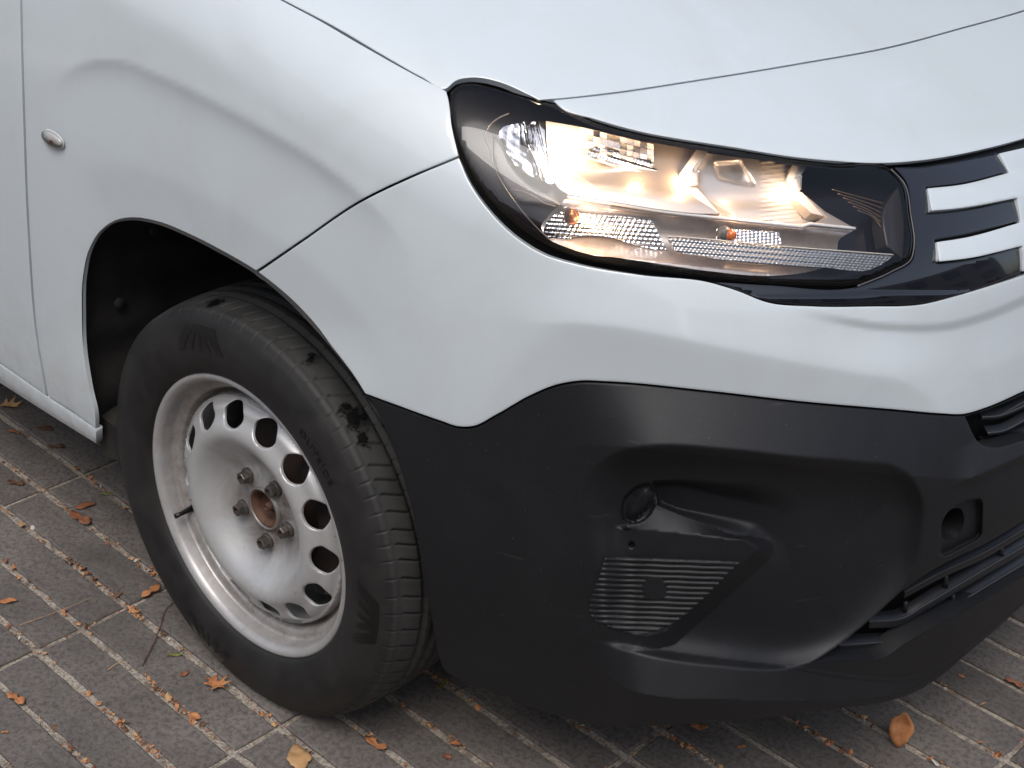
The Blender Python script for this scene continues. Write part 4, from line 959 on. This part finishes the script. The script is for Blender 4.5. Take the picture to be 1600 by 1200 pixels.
def leaf(name, uv, length, ang, shape, col, label, curl=.25, tilt=(0, 0), z=.002, group=None, cat='leaf', stem=0.):
    d = rays([uv])[0]; t = -O[2]/d[2]; p = O+d*t
    out = cur(SH[shape], .12, True); rl = np.random.default_rng(int(uv[0]*7+uv[1])); out = out+rl.normal(0, .02, out.shape)
    n = len(out); V = []; Fc = []; L = length/2
    def zc(x, y): return L*(curl*(x*x*.5+abs(y)*.9)+.08*math.sin(4*x+uv[0]))
    rings = [1, .66, .33]
    for top in (1, 0):
        for r in rings:
            for (x, y) in out: V.append((x*r*L, y*r*L, zc(x*r, y*r)+(.0004 if top else -.0003)))
        V.append((0, 0, zc(0, 0)+(.0004 if top else -.0003)))
    b = 3*n+1
    for s in (0, b):
        for q in range(n):
            q2 = (q+1) % n
            for r in range(2):
                f = [s+r*n+q, s+r*n+q2, s+(r+1)*n+q2, s+(r+1)*n+q]; Fc.append(f if s == 0 else f[::-1])
            f = [s+2*n+q, s+2*n+q2, s+3*n]; Fc.append(f if s == 0 else f[::-1])
    for q in range(n): Fc.append([q, b+q, b+(q+1) % n, (q+1) % n])
    o = mesh_from(name, V, Fc, LM[col], None, smooth=True)
    mn = 0
    rot = Matrix.Rotation(ang, 3, 'Z')@Matrix.Rotation(tilt[0], 3, 'X')@Matrix.Rotation(tilt[1], 3, 'Y')
    mn = min((rot@v.co).z for v in o.data.vertices)
    o.matrix_world = Matrix.Translation((p[0], p[1], z*.2-mn+.0008))@rot.to_4x4()
    tag(o, label=label, category=cat)
    if group: o['group'] = group
    if stem:
        st = tube('stem', [(-L*.98, 0, zc(-1, 0)), (-L-stem*.5, .001, zc(-1, 0)+.002), (-L-stem, .003, zc(-1, 0))], .0006, LM['brown'], o, 5)
    return o
# ang is in ground coordinates; image-right is about +135 deg turned, helper maps an image direction to a ground angle
def ga(uv, du, dv):
    a = rays([uv, (uv[0]+du, uv[1]+dv)]); P = [O+d*(-O[2]/d[2]) for d in a]; q = P[1]-P[0]; return math.atan2(q[1], q[0])
def lf(uv, px, dirn, *a, **k):
    d = rays([uv])[0]; t = -O[2]/d[2]; q = rays([(uv[0]+px*dirn[0]/math.hypot(*dirn), uv[1]+px*dirn[1]/math.hypot(*dirn))])[0]
    L = np.linalg.norm((O+d*t)-(O+q*(-O[2]/q[2])))
    if k.pop('up', False): return leaf('fallen_leaf', uv, .062, math.radians(106), *a, **k)
    return leaf('fallen_leaf', uv, L, ga(uv, *dirn), *a, **k)
G = 'fallen leaves on the paving'
lf((466, 1186), 44, (.25, 1), 'kite', 'tan', 'pale tan kite shaped leaf lying flat below the tyre at the bottom edge', curl=.1, group=G, stem=.01)
lf((1404, 1163), 68, (.05, 1), 'kite', 'orange', 'bright orange leaf standing curled in front of the bumper corner', curl=.35, tilt=(0, -1.35), group=G, up=True)
lf((338, 1071), 44, (1, .45), 'lobed', 'orange', 'orange lobed leaf on the paver strip below the wheel', curl=.3, group=G)
lf((288, 1055), 17, (1, -.5), 'oval', 'rust', 'small rust leaf scrap left of the orange lobed leaf', group=G)
lf((274, 1025), 30, (1, -.1), 'slim', 'green', 'small slim yellow green leaf lying below the tyre', curl=.1, group=G)
lf((133, 792), 34, (1, -.25), 'oval', 'rust', 'orange red leaf with a stalk on the paver left of the tyre', group=G, stem=.02)
lf((126, 812), 30, (1, .9), 'scrap', 'rust', 'crumpled rust leaf scrap in the joint beside the tyre', group=G)
lf((13, 941), 30, (1, -.1), 'oval', 'orange', 'orange leaf at the left edge between two joints', group=G)
lf((14, 636), 42, (1, .1), 'lobed', 'tan', 'curled tan brown leaf under the door sill at the left edge', curl=.6, group=G)
lf((88, 700), 26, (1, .1), 'scrap', 'brown', 'brown leaf scrap below the door sill', group=G)
lf((20, 676), 26, (1, .2), 'slim', 'rust', 'rust slim leaf in the joint below the door', group=G)
lf((166, 773), 22, (1, -.1), 'slim', 'green', 'tiny green leaf in the joint left of the tyre', group=G)
lf((690, 1073), 28, (1, -.9), 'slim', 'green', 'yellow green slim leaf between the tyre and the bumper', group=G, curl=.15)
lf((588, 1166), 34, (1, .75), 'scrap', 'orange', 'crumpled orange leaf in the joint below the tread', group=G, curl=.4)
lf((698, 1184), 18, (1, .6), 'lobed', 'rust', 'small rust leaf near the bottom edge right of the tyre', group=G)
lf((712, 1163), 18, (1, .1), 'oval', 'orange', 'small orange leaf on the dark open joint', group=G)
lf((1091, 1138), 30, (1, .1), 'oval', 'orange', 'orange oval leaf under the bumper lip', group=G, curl=.2)
lf((1502, 1058), 12, (1, .5), 'oval', 'orange', 'tiny orange leaf right of the bumper corner', group=G)
lf((1585, 1068), 30, (1, .6), 'scrap', 'rust', 'rust leaf scrap in the joint at the right edge', group=G)
lf((235, 926), 34, (1, -.5), 'scrap', 'orange', 'orange leaf strip in the cross joint left of the tyre', group=G)
lf((8, 1145), 12, (1, 0), 'scrap', 'orange', 'small orange scrap at the lower left edge', group=G)
lf((26, 1093), 26, (1, 1.0), 'scrap', 'orange', 'orange scrap lying along the lower left joint', group=G)
lf((1158, 1168), 16, (1, 0), 'scrap', 'orange', 'tiny orange scrap on the paver under the bumper', group=G)
lf((304, 1122), 22, (1, .3), 'kite', 'orange', 'orange crumb of leaf on the joint at lower left', group=G, curl=.5)
lf((25, 756), 24, (1, .3), 'scrap', 'brown', 'dark brown leaf stain sized scrap on the left paver', group=G, curl=.1)
lf((70, 671), 30, (1, .1), 'oval', 'brown', 'dark wet leaf in the shade below the sill', group=G, curl=.1)
def twig(pts, label, r=.0009, z=.003):
    q = cur(pts, 8); P = []
    for i, uv in enumerate(q):
        d = rays([uv])[0]; p = O+d*((z*.6-O[2])/d[2]); p[2] = z*.6+.004*math.sin(i/len(q)*3.1); P.append(p)
    o = tube('twig', P, np.linspace(r, r*.5, len(P)), LM['brown'] if r > .0008 else LM['tan'], None, 6); tag(o, label=label, category='twig', group='twigs on the paving')
twig([(222, 1040), (236, 1015), (248, 990), (262, 950), (272, 942)], 'long thin dark twig leaning across a joint left of the tyre', .0013)
twig([(168, 1047), (180, 1040), (200, 1036)], 'short curved pale twig beside the long dark twig', .0007)
twig([(30, 977), (60, 968), (100, 955), (148, 932)], 'hair thin dark stalk on the paver at the left', .00055)
# crumbs in the joints
def litter():
    V = []; Fc = []; mi = []; rl = np.random.default_rng(21)
    def flake(x, y, z, s, mtx):
        n = rl.integers(3, 6); a0 = rl.uniform(0, 6.28); b = len(V); nx, ny = rl.normal(0, .45, 2)
        ax = rl.uniform(.45, 1.); ca, sa = math.cos(a0), math.sin(a0)
        for k in range(n):
            t = 6.283*k/n+rl.uniform(-.4, .4); r = s*rl.uniform(.6, 1.1); u, v = r*math.cos(t), r*ax*math.sin(t); px, py = u*ca-v*sa, u*sa+v*ca
            V.append((x+px, y+py, z+nx*px+ny*py+s*.3))
        V.append((x, y, z+s*.3+s*rl.uniform(.1, .45)))
        for k in range(n): Fc.append([b+k, b+(k+1) % n, b+n]); mi.append(mtx)
    cm = np.array([.3, -.2])@mdir; ct = np.array([.3, -.2])@tdir; k0 = int(round((cm-TO)/TP)); j0 = int(round((ct-TQO)/TQ))
    for k in range(k0-36, k0+36):
        clusters = rl.uniform(ct-3, ct+3, 26)
        dens = rl.uniform(.5, 1.4)
        for t in clusters:
            for q in range(int(rl.integers(8, 40)*dens)):
                tt = t+rl.normal(0, .05); mm = TO+k*TP+rl.normal(0, .0035); P = tt*tdir+mm*mdir
                flake(P[0], P[1], -.004+rl.uniform(0, .003), rl.choice([.0020, .0032, .0046, .0075], p=[.3, .35, .25, .10]), rl.choice([0, 1, 2, 3, 4], p=[.30, .26, .16, .22, .06]))
    for j in range(j0-7, j0+7):
        for q in range(420):
            mm = rl.uniform(cm-2.8, cm+2.8); tt = TQO+j*TQ+rl.normal(0, .003); P = tt*tdir+mm*mdir
            flake(P[0], P[1], -.004, rl.choice([.0016, .0025, .004]), rl.choice([0, 1, 2, 3]))
    for q in range(1500):
        P = rl.uniform(-2.6, 2.6, 2)+[.3, -.2]; flake(P[0], P[1], .0002, rl.choice([.0007, .0011, .002], p=[.6, .33, .07]), rl.choice([0, 1, 3, 4]))
    o = mesh_from('leaf_litter', V, Fc, [LM['orange'], LM['tan'], LM['brown'], LM['rust'], m_simple('pale_grit', (.5, .47, .42), .8)], None, smooth=False, mi=mi)
    tag(o, kind='stuff', label='crumbled orange and brown leaf bits packed in the paver joints', category='leaf litter')
litter()
# ------------------------------------------------------------------ the street round the viewer (seen only as light and reflections)
def facade(name, label, cx, cy, ang, w, h, col, wcol, fl=4, nw=8):
    e = empty(name, (cx, cy, 0)); e.rotation_euler = (0, 0, ang); tag(e, label=label, category='building')
    V = []; Fc = []; gm = m_simple('street_window_glass', wcol, .08, coat=1); wm = m_simple('street_wall', col, .8, ns=2, nc=tuple(x*.75 for x in col))
    fw = w/nw; fh = h/fl; wv = []; wf = []
    def quad(Vx, Fx, x0, x1, z0, z1, y):
        b = len(Vx); Vx += [(x0, y, z0), (x1, y, z0), (x1, y, z1), (x0, y, z1)]; Fx.append([b, b+1, b+2, b+3])
    quad(V, Fc, -w/2, w/2, 0, h, 0)
    b = len(V); V += [(-w/2, .5, 0), (w/2, .5, 0), (w/2, .5, h), (-w/2, .5, h)]; Fc += [[b, b+3, b+2, b+1], [0, b, b+1, 1], [1, b+1, b+2, 2], [2, b+2, b+3, 3], [3, b+3, b, 0]]
    o = mesh_from('wall', V, Fc, wm, e, smooth=False)
    for i in range(nw):
        for j in range(fl):
            v = []; f = []; quad(v, f, -w/2+fw*(i+.25), -w/2+fw*(i+.75), fh*(j+.25), fh*(j+.8), -.03); mesh_from('window', v, f, gm, e, smooth=False)
facade('street_building', 'brick building across the street behind the viewer, out of frame', 3, -11, math.pi, 26, 6.5, (.42, .36, .32), (.04, .05, .06), 3, 8)
facade('street_building', 'grey plastered building ahead of the van, out of frame', 15, 4, -math.pi/2, 26, 5.5, (.42, .42, .42), (.05, .06, .07), 3, 8)
def street_tree(x, y, h, seed, label):
    e = empty('street_tree', (x, y, 0)); tag(e, label=label, category='tree')
    r = np.random.default_rng(seed)
    bk = m_simple('bark', (.12, .09, .07), .85, ns=12, nc=(.2, .17, .14)); lfm = m_simple('tree_foliage', (.07, .10, .03), .6, ns=1.5, nc=(.12, .12, .04))
    tube('trunk', [(0, 0, 0), (.05, .02, h*.25), (-.05, .08, h*.5), (0, 0, h*.8)], [.16, .13, .10, .04], bk, e, 12)
    V = []; Fc = []; cl = r.normal(0, 1, (26, 3))*[1.15, .9, .75]+[0, 0, h*.8]
    for c in cl:
        for q in range(150):
            p = c+r.normal(0, .38, 3); a, b_ = r.normal(0, 1, 3), r.normal(0, 1, 3); a /= np.linalg.norm(a); b_ -= a*(a@b_); b_ /= np.linalg.norm(b_); s = r.uniform(.09, .17)
            i = len(V); V += [p+a*s, p+b_*s*.6, p-a*s, p-b_*s*.6]; Fc.append([i, i+1, i+2, i+3])
    mesh_from('crown', V, Fc, lfm, e, smooth=False)
street_tree(-.9, 9.5, 8.7, 1, 'leafy street tree beyond the far side of the van, out of frame')
street_tree(1.0, 11.5, 7.6, 2, 'smaller leafy street tree beyond the nose of the van, out of frame')
